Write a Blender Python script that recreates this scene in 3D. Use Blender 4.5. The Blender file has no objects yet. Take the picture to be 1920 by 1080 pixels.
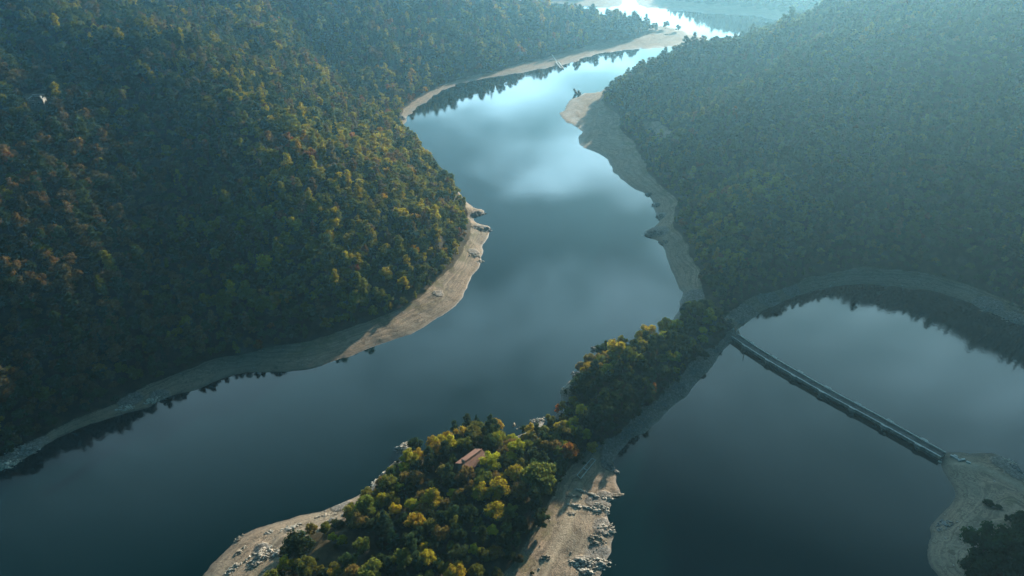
import bpy, bmesh, math, random, os
import numpy as np
from mathutils import Vector, Matrix, noise as mn
random.seed(11)
rng = np.random.default_rng(5)
R = math.radians
scene = bpy.context.scene
COL = scene.collection

# ------------------------------------------------------------------ camera model
CAM_H, PITCH, FPX = 190.0, R(30.0), 1371.0        # metres above the lake, degrees below the horizon, focal in px of a 1920 frame
CP, SP = math.cos(PITCH), math.sin(PITCH)

def ray(px, py):
    x = (px - 960.0) / FPX; y = (540.0 - py) / FPX
    return x, CP + SP * y, -SP + CP * y           # world direction (X right, Y away, Z up)

def W(px, py, z=0.0):
    """world point at height z seen at photo position px, py (used to survey the shorelines)"""
    dx, dy, dz = ray(px, py)
    t = (z - CAM_H) / dz
    return (dx * t, dy * t)

def proj(x, y, z):
    dz = z - CAM_H
    f = y * CP - dz * SP; u = y * SP + dz * CP
    return 960 + FPX * x / f, 540 - FPX * u / f, f

# ------------------------------------------------------------------ noise on arrays
def _hash(ix, iy, s):
    n = (ix.astype(np.int64) * 374761393 + iy.astype(np.int64) * 668265263 + s * 974634777) & 0xFFFFFFFF
    n = ((n ^ (n >> 13)) * 1274126177) & 0xFFFFFFFF
    n = (n ^ (n >> 16)) & 0xFFFFFFFF
    return n / 4294967295.0
def vnoise(x, y, s=0):
    x = np.asarray(x, float); y = np.asarray(y, float)
    ix = np.floor(x).astype(np.int64); iy = np.floor(y).astype(np.int64)
    fx = x - ix; fy = y - iy
    fx = fx*fx*fx*(fx*(fx*6-15)+10); fy = fy*fy*fy*(fy*(fy*6-15)+10)
    a = _hash(ix, iy, s); b = _hash(ix+1, iy, s); c = _hash(ix, iy+1, s); d = _hash(ix+1, iy+1, s)
    return (a*(1-fx)+b*fx)*(1-fy) + (c*(1-fx)+d*fx)*fy
def fbm(x, y, scale, octs=4, s=0):
    """about -1..1"""
    r = 0; amp = 1; tot = 0; f = 1.0/scale
    for o in range(octs):
        r = r + amp*(vnoise(x*f+o*17.3, y*f-o*9.1, s+o)*2-1); tot += amp; amp *= .5; f *= 2.03
    return r/tot*1.6
def ridged(x, y, scale, octs=4, s=0):
    r = 0; amp = 1; tot = 0; f = 1.0/scale
    for o in range(octs):
        r = r + amp*(1-abs(vnoise(x*f+o*7.7, y*f+o*3.3, s+o)*2-1)*1.6); tot += amp; amp *= .55; f *= 2.1
    return r/tot
def sstep(a, b, x):
    t = np.clip((x-a)/(b-a), 0, 1); return t*t*(3-2*t)

# ------------------------------------------------------------------ surveyed outlines
def P(*pts, z=0.0):
    return [W(a, b, z) for a, b in pts]
def PO(pts, z, off):
    return [(W(a, b, z)[0]+off[0], W(a, b, z)[1]+off[1]) for a, b in pts]

SHORE_A = P((0,885),(30,868),(60,850),(85,832),(150,802),(200,785),(260,768),(286,766),(292,756),(330,738),(360,733),(400,719),(430,705),(470,698),
  (530,697),(560,694),(590,690),(650,668),(690,655),(720,645),(750,633),(780,620),(805,604),(822,596),(850,578),(868,560),(875,545),(880,527),
  (890,512),(903,492),(901,480),(906,465),(911,448),(918,436),(917,424),(899,421),(887,412),(893,404),(909,400),(907,393),(886,391)) + \
  [(-28,440),(-34,452),(-40,466),(-47,482),(-53,500),(-62,522),(-68,545),(-77,566),(-86,585),(-92,603)] + \
  P((756,236),(764,222),(771,212),(790,198),(820,174),(855,159),(900,149),(940,142),(990,135),(1040,125),(1075,117),(1105,105),(1140,97),
  (1190,93),(1240,90),(1280,88),(1300,86),(1325,82),(1331,77),(1322,71),(1302,65),(1283,58),(1262,51),(1240,47)) + \
  [(160,1045),(115,1060),(70,1085),(20,1130),(-40,1250),(-90,1420),(-120,1900),(-1100,1900),(-1100,30),(-420,60),(-330,110),(-250,150)]
TREE_A = P((0,858),(45,832),(75,820),(100,802),(150,777),(200,762),(240,747),(280,723),(320,708),(370,685),(410,670), z=1.6) + P((450,655),(510,648),(550,645),
  (600,635),(640,617),(700,600),(740,580),(780,560),(805,545),(820,525),(840,510),(860,480),(875,450),(884,425),(876,402), z=4) + \
  [(-31,428),(-32,441),(-37,453),(-42,466),(-49,482),(-55,500),(-64,521),(-70,544),(-79,565),(-89,585),(-97,604)] + \
  P((750,226),(757,205),(775,190),(805,175),(840,155),(890,142),(930,135),(965,122),(1015,110),(1040,103),(1075,95),(1115,83),(1160,77),
  (1192,74),(1212,66),(1236,56), z=.8) + \
  [(185,1015),(150,1030),(105,1045),(60,1068),(5,1115),(-55,1240),(-110,1420),(-140,1900),(-1100,1900),(-1100,60),(-430,85),(-340,130),(-258,168)]

NW = [(1274,590),(1259,596),(1247,602),(1218,611),(1188,629),(1164,626),(1144,632),(1129,644),(1117,652),(1115,661),(1099,670),(1078,688),
      (1078,712),(1072,732),(1062,747),(1044,760)]
SHORE_B = P((1133,170),(1111,173),(1094,175),(1080,181),(1070,188),(1058,203),(1050,217),(1063,229),(1085,240),(1091,247),(1083,257),(1085,268),
  (1100,280),(1120,287),(1135,295),(1145,307),(1147,320),(1160,332),(1180,347),(1200,360),(1215,367),(1222,377),(1228,394),(1237,414),(1231,423),
  (1214,430),(1209,437),(1216,446),(1235,452),(1247,467),(1252,490),(1260,510),(1271,532),(1279,552),(1279,566),(1274,580)) + \
  PO(NW, 17, (-5,7)) + \
  P((1023,785),(1003,795)) + PO([(976,800),(957,797),(920,786),(894,775),(869,784),(844,797),(828,814),(806,822)], 11, (-4,4)) + \
  P((783,837),(770,828),(758,828),(737,842),(749,852),(752,860),(736,872),(718,888),(714,897),(695,913),(679,923),(657,938),(616,954),(569,965),
  (522,978),(490,987),(468,995),(446,1009),(436,1021),(418,1038),(396,1062),(378,1083),(345,1130),(320,1220),(330,1500),(1080,1500),
  (1085,1250),(1105,1130),(1127,1082),(1137,1054),(1151,1025),(1154,1003),(1143,988),(1137,965),(1147,952),(1139,936),(1152,931),(1169,929),
  (1163,915),(1157,905),(1155,884),(1147,868),(1149,858),(1158,846),(1171,830),(1203,812),(1228,792),(1240,781),(1252,766),(1265,757),(1283,741),
  (1300,724),(1318,706),(1336,685),(1351,667),(1360,652),(1372,640),(1390,627),(1384,617),(1396,604),(1425,585),(1455,571),(1480,560),(1520,546),
  (1560,538),(1600,534),(1650,535),(1700,539),(1750,546),(1800,560),(1840,578),(1880,597),(1925,612)) + \
  [(275,275),(320,245),(420,215),(700,200),(1300,200),(1300,1900),(1000,1900),(700,1150),(560,1075),(470,1030),(370,985),(290,915),(225,858),
   (180,825),(140,790),(112,755)]
TREE_B = P((1135,171),(1129,195),(1150,207),(1165,220),(1162,240),(1185,260),(1200,285),(1210,310),(1225,335),(1255,360),(1275,373),(1266,395),
  (1262,425),(1280,446),(1300,487),(1315,505),(1319,530),(1324,556),(1330,570),(1348,583),(1366,583),(1380,574),(1404,561),(1434,549),(1464,540),
  (1505,525),(1550,512),(1595,503),(1630,502),(1690,505),(1740,512),(1780,522),(1820,537),(1860,550),(1900,568),(1930,582), z=3) + \
  [(265,298),(305,265),(420,235),(700,220),(1300,220),(1300,1900),(1020,1900),(715,1130),(575,1055),(482,1010),(382,965),(305,895),(240,840),
   (195,808),(155,776),(124,745)]
TREE_P = P((1284,586),(1300,572),(1322,574),(1339,584),(1354,599),(1366,608),(1363,622),(1348,632),(1336,644),(1318,658),(1301,676),(1286,694),
  (1265,709),(1241,727),(1224,753),(1194,777),(1164,798),(1129,824),(1108,843),(1093,858),(1077,875),(1055,894),(1042,919),(1020,954),(1001,982),
  (983,1014),(964,1045),(942,1080),(905,1150),(860,1250),(830,1500),(420,1500),(455,1250),(478,1120),(520,1074),(552,1048),(545,1025),(572,1014),
  (600,1000),(632,989),(657,973),(676,948),(707,919),(736,891),(751,872),(767,850),(790,842), z=3.5) + \
  PO([(806,822),(828,814),(844,797),(869,784),(894,775),(920,786),(957,797),(976,800),(1005,797)][::1], 11, (-1,1)) + \
  PO(NW[::-1], 17, (-2,3))
SHORE_C = P((1759,863),(1768,853),(1773,849),(1790,848),(1821,846),(1845,846),(1866,847),(1893,863),(1908,878),(1922,892),(1965,925),(2060,960),
  (2300,1020),(2500,1500),(1800,1500),(1830,1250),(1785,1130),(1757,1080),(1744,1060),(1739,1040),(1744,1022),(1749,1008),(1742,987),(1754,969),
  (1773,955),(1792,939),(1797,926),(1791,913),(1778,897),(1764,879))
TREE_C = P((1835,1085),(1830,1040),(1840,1020),(1862,1010),(1890,1005),(1900,985),(1912,965),(1945,970),(2050,1000),(2250,1060),(2400,1480),(1900,1480),(1880,1200),z=5)
SHORE_D = P((1000,6),(1050,8),(1100,13),(1140,15),(1158,13),(1166,8),(1168,0),(1160,-20)) + [(150,1500),(170,1900),(-100,1900),(-60,1500),(-20,1330)]
TREE_D = P((1000,-8),(1060,-8),(1110,-6),(1140,-12), z=2) + [(120,1500),(130,1900),(-80,1900),(-50,1500),(-10,1360)]
SHORE_E = P((1192,-25),(1193,0),(1200,12),(1240,18),(1290,22),(1340,27),(1400,30),(1430,32),(1450,38),(1480,42),(1520,48)) + \
  [(520,1070),(700,1140),(1000,1890),(330,1890),(270,1500)]
TREE_E = P((1225,-30),(1240,-6),(1290,2),(1340,8),(1400,12),(1450,18),(1490,24),(1540,38), z=2) + \
  [(540,1085),(715,1150),(985,1880),(350,1880),(300,1500)]

def resample(poly, step, jit=0.0, seed=0):
    out = []
    n = len(poly)
    for i in range(n):
        a = np.array(poly[i]); b = np.array(poly[(i+1) % n])
        L = np.linalg.norm(b-a); k = max(1, int(L/step))
        for j in range(k): out.append(a+(b-a)*j/k)
    out = np.array(out)
    if jit:
        dx = fbm(out[:,0], out[:,1], 14, 4, seed)*jit; dy = fbm(out[:,0], out[:,1], 14, 4, seed+50)*jit
        far = sstep(150, 900, out[:,1]); out[:,0] += dx*(1+far*1.5); out[:,1] += dy*(1+far*1.5)
    return out

def seg_dist(px, py, poly):
    """unsigned distance to a closed polygon and inside test"""
    d2 = np.full(px.shape, 1e12); ins = np.zeros(px.shape, bool)
    n = len(poly)
    for i in range(n):
        ax, ay = poly[i]; bx, by = poly[(i+1) % n]
        ex, ey = bx-ax, by-ay; L2 = ex*ex+ey*ey+1e-9
        t = np.clip(((px-ax)*ex+(py-ay)*ey)/L2, 0, 1)
        qx = px-ax-t*ex; qy = py-ay-t*ey
        np.minimum(d2, qx*qx+qy*qy, out=d2)
        c = ((ay > py) != (by > py))
        if c.any():
            ins ^= c & (px < ex*(py-ay)/(ey if abs(ey) > 1e-12 else 1e-12)+ax)
    return np.sqrt(d2), ins
def sdist(px, py, poly):
    d, i = seg_dist(px, py, poly); return np.where(i, d, -d)

def union_sd(px, py, polys):
    r = np.full(px.shape, -1e9)
    for p in polys: r = np.maximum(r, sdist(px, py, p))
    return r

# ------------------------------------------------------------------ terrain grid
def axis(segs):
    out = []
    for a, b, s in segs: out += list(np.arange(a, b, s))
    out.append(segs[-1][1]); return np.array(out)
GX = axis([(-1100,-500,16),(-500,-260,4),(-260,-130,2.2),(-130,260,1.25),(260,520,4),(520,1300,16)])
GY = axis([(60,120,3),(120,330,1.0),(330,480,1.8),(480,700,2.6),(700,1120,4.5),(1120,1900,13)])
X, Y = np.meshgrid(GX, GY, indexing='ij')

def smooth_poly(poly, it=1):
    p = np.array(poly)
    for _ in range(it):
        q = np.empty((2*len(p), 2)); nx = np.roll(p, -1, 0)
        q[0::2] = p*.75+nx*.25; q[1::2] = p*.25+nx*.75; p = q
    return p
LANDS = [smooth_poly(p) for p in (SHORE_A, SHORE_B, SHORE_C, SHORE_D, SHORE_E)]
TREES = [smooth_poly(p) for p in (TREE_A, TREE_B, TREE_P, TREE_C, TREE_D, TREE_E)]

def warp(x, y):
    far = 1+2*sstep(350, 900, y)
    return x+fbm(x, y, 9, 3, 3)*.9*far, y+fbm(x, y, 9, 3, 9)*.9*far
XW, YW = warp(X, Y)
ds = union_sd(XW, YW, LANDS)                       # + on land
XT, YT = X+fbm(X, Y, 12, 3, 21)*1.6, Y+fbm(X, Y, 12, 3, 29)*1.6
dtA, dtB, dtP, dtC, dtD, dtE = [sdist(XT, YT, p) for p in TREES]
dt = np.maximum.reduce([dtA, dtB, dtP, dtC, dtD, dtE])

# hill mass, on a coarse grid and smoothed
cx = np.arange(-1100, 1301, 6.0); cy = np.arange(60, 1901, 6.0)
CX, CY = np.meshgrid(cx, cy, indexing='ij')
cA, cB, cP, cC, cD, cE = [sdist(CX, CY, p) for p in TREES]
pos = lambda d: np.clip(d, 0, None)
def bump(x, y, r, h, ry=None, rot=0.0):
    dx, dy = CX-x, CY-y
    c, s = math.cos(rot), math.sin(rot); u = dx*c+dy*s; v = -dx*s+dy*c
    return h*np.exp(-(u/r)**2-(v/(ry or r))**2)
wA = sstep(-165, -225, CX)
slA = (0.58+.20*wA)-0.13*sstep(600, 750, CY)-.12*sstep(900, 1050, CY)
hsA = 320-150*wA
hA = pos(cA)*slA; hA = hsA*(1-np.exp(-hA/hsA))
hA *= 1+fbm(CX, CY, 90, 3, 61)*.16
gx_ = np.clip((CY-600)/170, -.1, 1.5); hA *= 1-.55*np.exp(-(((CX-(-105-110*gx_))/42)**2))*sstep(575, 610, CY)*sstep(860, 720, CY)
slB = 0.66+.22*sstep(440, 380, CY)-0.12*sstep(560, 760, CY)
hB = pos(cB)*slB; hB = 210*(1-np.exp(-hB/210))
hB *= 1+fbm(CX, CY, 75, 3, 71)*.20
hB += (bump(280, 485, 110, 17, 22, R(-2))+bump(127, 378, 17, 14)-bump(150, 418, 28, 13)+bump(480,590,130,62))*sstep(0, 30, cB)  # unseen rise added to shade the corner bank; dip added to light the knob
hB -= bump(235, 590, 110, 14, 30, R(12))*sstep(0, 60, cB)
hP = np.minimum(pos(cP)*.85, 4.5+9.5*sstep(25, 62, CX)-4*sstep(95, 125, CX))
hC = np.minimum(pos(cC)*.5, 9)
hD = pos(cD)*.33; hE = pos(cE)*.42
hill = np.maximum.reduce([hA, hB, hP, hC, hD, hE])
def blur(a, s):
    k = int(3*s)+1; w = np.exp(-0.5*(np.arange(-k, k+1)/s)**2); w /= w.sum()
    for ax in (0, 1):
        p = np.pad(a, [(k, k) if i == ax else (0, 0) for i in (0, 1)], mode='edge')
        a = sum(w[j]*np.take(p, range(j, j+a.shape[ax]), axis=ax) for j in range(2*k+1))
    return a
pen = sstep(-4, 4, cP)
hill = blur(hill, 2.2)*(1-pen)+blur(np.maximum.reduce([hP, hB]), 0.8)*pen
def bil(gx, gy, A, x, y):
    i = np.clip(np.searchsorted(gx, x)-1, 0, len(gx)-2); j = np.clip(np.searchsorted(gy, y)-1, 0, len(gy)-2)
    u = np.clip((x-gx[i])/(gx[i+1]-gx[i]), 0, 1); v = np.clip((y-gy[j])/(gy[j+1]-gy[j]), 0, 1)
    return (A[i,j]*(1-u)+A[i+1,j]*u)*(1-v)+(A[i,j+1]*(1-u)+A[i+1,j+1]*u)*v
Hh = bil(cx, cy, hill, X, Y)*sstep(-2, 14, dt)
Hh = np.where(dtP > -2, bil(cx, cy, hill, X, Y)*sstep(-2, 5, dt), Hh)
# drawdown beach: from 0 at the water to hb at the tree line
hb = 3.0 + 0*X
hb = hb-1.4*sstep(-95, -130, X)*(Y < 420)+1.0*sstep(-130, -95, X)*(X < 0)*(Y < 430)
hb = np.where((Y > 560) & (X < 260), 3.0-1.9*sstep(560, 600, Y)*(X < 60+.2*(Y-560)), hb)
hb = np.where(Y > 840, 1.2, hb)
penw = sstep(-60, -20, dtP)*(X < 112)
hb = hb*(1-penw)+3.3*penw
frac = np.clip(ds/(np.maximum(ds, 0)+np.clip(-dt, 0, None)+0.5), 0, 1)
inT = sstep(-1, 1, dt)
beach = hb*np.power(frac, .8)*(1-inT)+hb*inT
beach = np.where(ds > 0, np.minimum(beach, ds*.55), beach)
# terraces left by the falling water level
ter = (np.sin(beach*9.0+fbm(X, Y, 40, 2, 5)*2.5)*.13+np.sin(beach*17+fbm(X, Y, 25, 2, 6)*2)*.05)*(1-inT)*sstep(.3, 2, ds)
Z = beach+Hh+ter
# rocky steep zones
rockm = np.zeros_like(X)
def rockspot(px, py, r, z=0, off=(0,0)):
    global rockm
    wx, wy = W(px, py, z); wx += off[0]; wy += off[1]
    rockm = np.maximum(rockm, sstep(r, r*.35, np.hypot(X-wx, Y-wy)))
for a in [(300,745,6),(245,752,7),(40,845,9),(10,862,9),(70,838,7),(888,478,5),(905,432,7),(895,408,8),(822,560,4),(1230,436,11),(1232,405,8),
          (1222,385,7),(1090,178,7),(760,840,9),(735,875,6),(700,912,5),(492,1038,4),(640,950,5),(1110,945,3.5),(1135,937,5),(1135,990,6),(1125,1045,7),
          (1090,1060,4),(1150,878,4),(1010,790,9),(1060,752,12),(1072,720,12),(1110,668,12),(1140,640,9),(1300,560,9),(1200,800,9),(1225,775,8),
          (1290,700,8),(1330,660,8),(1160,830,7),(1250,745,7),(1385,600,7),(1880,870,6),(1900,885,6),(1850,590,14),(1900,606,12),(1480,548,8),(838,345,12),(822,318,12),
          (800,290,10),(752,222,9),(1850,575,10),(1400,590,9),(1440,565,9)]:
    rockspot(*a)
rockm = np.maximum(rockm, sstep(9, 4, ds)*sstep(40, 60, X)*(dtP > -14)*(dtP > -1e9)*(Y > 165+X*.62)*(X < 105)*(ds > 0))
steepNW = (dtP > -8)*(Y > 172+X*.62)*(X > -45)*(X < 100)
rockm = np.maximum(rockm, .8*sstep(7, 3, ds)*steepNW)
rn = ridged(X, Y, 5.5, 4, 90)
Z += rockm*(rn-.35)*1.6*sstep(-.5, 2.5, ds)
Z += fbm(X, Y, 6, 3, 44)*.18*sstep(.5, 3, ds)
Z += fbm(X, Y, 45, 3, 46)*3.6*sstep(6, 40, dt)*(dtP < 0)
Z = np.where(ds > 0, np.maximum(Z, 0.03+np.minimum(ds, 1)*.15), -np.minimum(-ds*.28, 7)-.03)
# dark hollows on the south-east bank and on the flat below the bridge
def trench(p0, p1, w, dep):
    global Z
    a = np.array(W(*p0)); b = np.array(W(*p1)); e = b-a; t = np.clip(((X-a[0])*e[0]+(Y-a[1])*e[1])/(e@e), 0, 1)
    d = np.hypot(X-a[0]-t*e[0], Y-a[1]-t*e[1]); Z -= dep*np.exp(-(d/w)**2)*sstep(0, 3, ds)
trench((1850,895),(1935,930), 2.6, .75)
H = lambda x, y: bil(GX, GY, Z, np.asarray(x, float), np.asarray(y, float))
DT = lambda x, y: bil(GX, GY, dt, np.asarray(x, float), np.asarray(y, float))
DTP = lambda x, y: bil(GX, GY, dtP, np.asarray(x, float), np.asarray(y, float))
DS = lambda x, y: bil(GX, GY, ds, np.asarray(x, float), np.asarray(y, float))
def on_ground(px, py, up=0.0):
    """first point along the sight line through px, py that is `up` above the ground"""
    dx, dy, dz = ray(px, py)
    t = np.arange(120, 1900, .5); x = dx*t; y = dy*t; z = CAM_H+dz*t
    g = np.maximum(H(x, y), 0)+up
    k = np.argmax(z < g)
    return float(x[k]), float(y[k]), float(g[k]-up)

# clearings
clear = np.zeros_like(X)
def clearing(pts, up=0):
    global clear
    q = [on_ground(a, b)[:2] for a, b in pts]
    clear = np.maximum(clear, sstep(-1.5, 2, sdist(XT, YT, smooth_poly(q))))
clearing([(1196,232),(1222,226),(1243,230),(1262,246),(1268,262),(1240,262),(1215,255)])
clearing([(48,165),(94,165),(100,222),(50,222)])
clearing([(1236,255),(1244,258),(1250,285),(1262,308),(1254,308),(1240,290)])
clearing([(1725,12),(1760,4),(1820,-3),(1822,4),(1770,12),(1740,18)])
CLR = lambda x, y: bil(GX, GY, clear, np.asarray(x, float), np.asarray(y, float))
# wheel track along the southern flat
trk = np.zeros_like(X)
def track(pts, w):
    global trk
    q = smooth_poly([W(a, b, 2) for a, b in pts]); 
    for i in range(len(q)//1-1):
        if i >= len(q)-2: break
        a, b = q[i], q[i+1]; e = b-a; t = np.clip(((X-a[0])*e[0]+(Y-a[1])*e[1])/(e@e+1e-9), 0, 1)
        d = np.hypot(X-a[0]-t*e[0], Y-a[1]-t*e[1]); trk = np.maximum(trk, np.exp(-(d/w)**2))
track([(1095,920),(1080,950),(1060,1000),(1035,1050),(1005,1110),(990,1150)], .8)
track([(1090,900),(1078,930),(1050,1000),(1022,1050),(985,1110),(960,1150)], .6)
track([(1775,858),(1830,868),(1880,888),(1925,910),(2000,950)], 1.6)
veg = sstep(-1.5, 1.0, dt)*(1-clear)
# ------------------------------------------------------------------ helpers for objects
def link(o, parent=None):
    COL.objects.link(o)
    if parent is not None: o.parent = parent
    return o
def mesh_obj(name, verts, faces, mat=None, parent=None, smooth=False, mats=None, fmat=None):
    me = bpy.data.meshes.new(name); me.from_pydata([tuple(v) for v in verts], [], [tuple(f) for f in faces]); me.update()
    for m in (mats or ([mat] if mat else [])): me.materials.append(m)
    if fmat is not None: me.polygons.foreach_set('material_index', fmat)
    if smooth: me.polygons.foreach_set('use_smooth', [True]*len(me.polygons))
    return link(bpy.data.objects.new(name, me), parent)
def empty(name, loc, rz=0.0):
    o = bpy.data.objects.new(name, None); o.empty_display_size = 1; o.location = loc; o.rotation_euler = (0, 0, rz)
    return link(o)
def tag(o, label=None, cat=None, group=None, kind=None):
    if label: o['label'] = label
    if cat: o['category'] = cat
    if group: o['group'] = group
    if kind: o['kind'] = kind
    return o
def add_attr(me, name, arr):
    a = me.attributes.new(name, 'FLOAT', 'POINT'); a.data.foreach_set('value', np.asarray(arr, np.float32).ravel())

class MB:
    """collects boxes, bars and prisms into one mesh"""
    def __init__(s): s.v = []; s.f = []
    def add(s, vs, fs):
        k = len(s.v); s.v += [tuple(v) for v in vs]; s.f += [tuple(i+k for i in f) for f in fs]; return s
    def box(s, c, sz, rz=0.0, axes=None):
        hx, hy, hz = sz[0]/2, sz[1]/2, sz[2]/2; M = Matrix.Rotation(rz, 3, 'Z') if axes is None else axes
        vs = [Vector(c)+M@Vector((a*hx, b*hy, d*hz)) for d in (-1, 1) for a, b in ((-1,-1),(1,-1),(1,1),(-1,1))]
        return s.add(vs, [(3,2,1,0),(4,5,6,7),(0,1,5,4),(1,2,6,5),(2,3,7,6),(3,0,4,7)])
    def bar(s, p, q, w, h=None, n=4):
        p, q = Vector(p), Vector(q); d = (q-p); L = d.length
        M = d.to_track_quat('X', 'Z').to_matrix()
        return s.box((p+q)/2, (L, w, h or w), axes=M)
    def tube(s, pts, rad, n=6, cap=True):
        k = len(s.v)
        for i, p in enumerate(pts):
            p = Vector(p); a = Vector(pts[max(i-1, 0)]); b = Vector(pts[min(i+1, len(pts)-1)])
            M = (b-a).to_track_quat('Z', 'X').to_matrix(); r = rad[i] if hasattr(rad, '__len__') else rad
            for j in range(n): s.v.append(tuple(p+M@Vector((r*math.cos(j*2*math.pi/n), r*math.sin(j*2*math.pi/n), 0))))
        for i in range(len(pts)-1):
            for j in range(n): a = k+i*n+j; b = k+i*n+(j+1) % n; s.f.append((a, b, b+n, a+n))
        if cap: s.f.append(tuple(k+(len(pts)-1)*n+j for j in range(n))); s.f.append(tuple(k+j for j in range(n-1, -1, -1)))
        return s
    def build(s, name, mat=None, parent=None, smooth=False): return mesh_obj(name, s.v, s.f, mat, parent, smooth)

# ------------------------------------------------------------------ node helper
class NT:
    def __init__(s, mat_or_world):
        mat_or_world.use_nodes = True; s.t = mat_or_world.node_tree; s.t.nodes.clear()
    def n(s, typ, **kw):
        nd = s.t.nodes.new(typ)
        for k, v in kw.items():
            if k.startswith('_'): setattr(nd, k[1:], v)
            else: nd.inputs[k.replace('__', ' ')].default_value = v
        return nd
    def l(s, a, b): s.t.links.new(a, b); return s
    def ramp(s, fac, stops, interp='LINEAR'):
        r = s.t.nodes.new('ShaderNodeValToRGB'); r.color_ramp.interpolation = interp
        e = r.color_ramp.elements
        while len(e) > 1: e.remove(e[-1])
        e[0].position = stops[0][0]; e[0].color = (*stops[0][1], 1)
        for p, c in stops[1:]:
            x = e.new(p); x.color = (*c, 1)
        s.l(fac, r.inputs[0]); return r.outputs[0]
    def noise(s, vec, scale, detail=4, rough=.55, dist=0.0):
        nd = s.t.nodes.new('ShaderNodeTexNoise'); nd.inputs['Scale'].default_value = scale; nd.inputs['Detail'].default_value = detail
        nd.inputs['Roughness'].default_value = rough; nd.inputs['Distortion'].default_value = dist
        if vec is not None: s.l(vec, nd.inputs['Vector'])
        return nd.outputs['Fac']
    def math(s, op, a, b=None, c=None, clamp=False):
        nd = s.t.nodes.new('ShaderNodeMath'); nd.operation = op; nd.use_clamp = clamp
        for i, v in enumerate((a, b, c)):
            if v is None: continue
            if isinstance(v, (int, float)): nd.inputs[i].default_value = v
            else: s.l(v, nd.inputs[i])
        return nd.outputs[0]
    def mix(s, fac, a, b, mode='MIX'):
        nd = s.t.nodes.new('ShaderNodeMix'); nd.data_type = 'RGBA'; nd.blend_type = mode
        for i, v in ((0, fac), (6, a), (7, b)):
            if isinstance(v, (int, float)): nd.inputs[i].default_value = v
            elif isinstance(v, tuple): nd.inputs[i].default_value = (*v, 1)
            else: s.l(v, nd.inputs[i])
        return nd.outputs[2]
    def attr(s, name, typ='GEOMETRY', out='Fac'):
        nd = s.t.nodes.new('ShaderNodeAttribute'); nd.attribute_name = name; nd.attribute_type = typ; return nd.outputs[out]
    def remap(s, v, a, b, c=0.0, d=1.0):
        nd = s.t.nodes.new('ShaderNodeMapRange'); nd.inputs[1].default_value = a; nd.inputs[2].default_value = b
        nd.inputs[3].default_value = c; nd.inputs[4].default_value = d; s.l(v, nd.inputs[0]); return nd.outputs[0]

def simple_mat(name, col, rough=.9, var=.25, scale=1.2, col2=None, bump=.3):
    m = bpy.data.materials.new(name); t = NT(m)
    pos = t.n('ShaderNodeNewGeometry').outputs['Position']
    f = t.noise(pos, scale, 6, .6)
    c2 = col2 or tuple(c*(1-var*1.6) for c in col)
    c = t.mix(t.remap(f, .35, .65), c2, col)
    b = t.n('ShaderNodeBsdfPrincipled', Roughness=rough); t.l(c, b.inputs['Base Color']); b.inputs['Specular IOR Level'].default_value = .2
    bp = t.n('ShaderNodeBump', Strength=bump, Distance=.1); t.l(t.noise(pos, scale*4, 5, .7), bp.inputs['Height']); t.l(bp.outputs[0], b.inputs['Normal'])
    o = t.n('ShaderNodeOutputMaterial'); t.l(b.outputs[0], o.inputs[0]); return m

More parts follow.
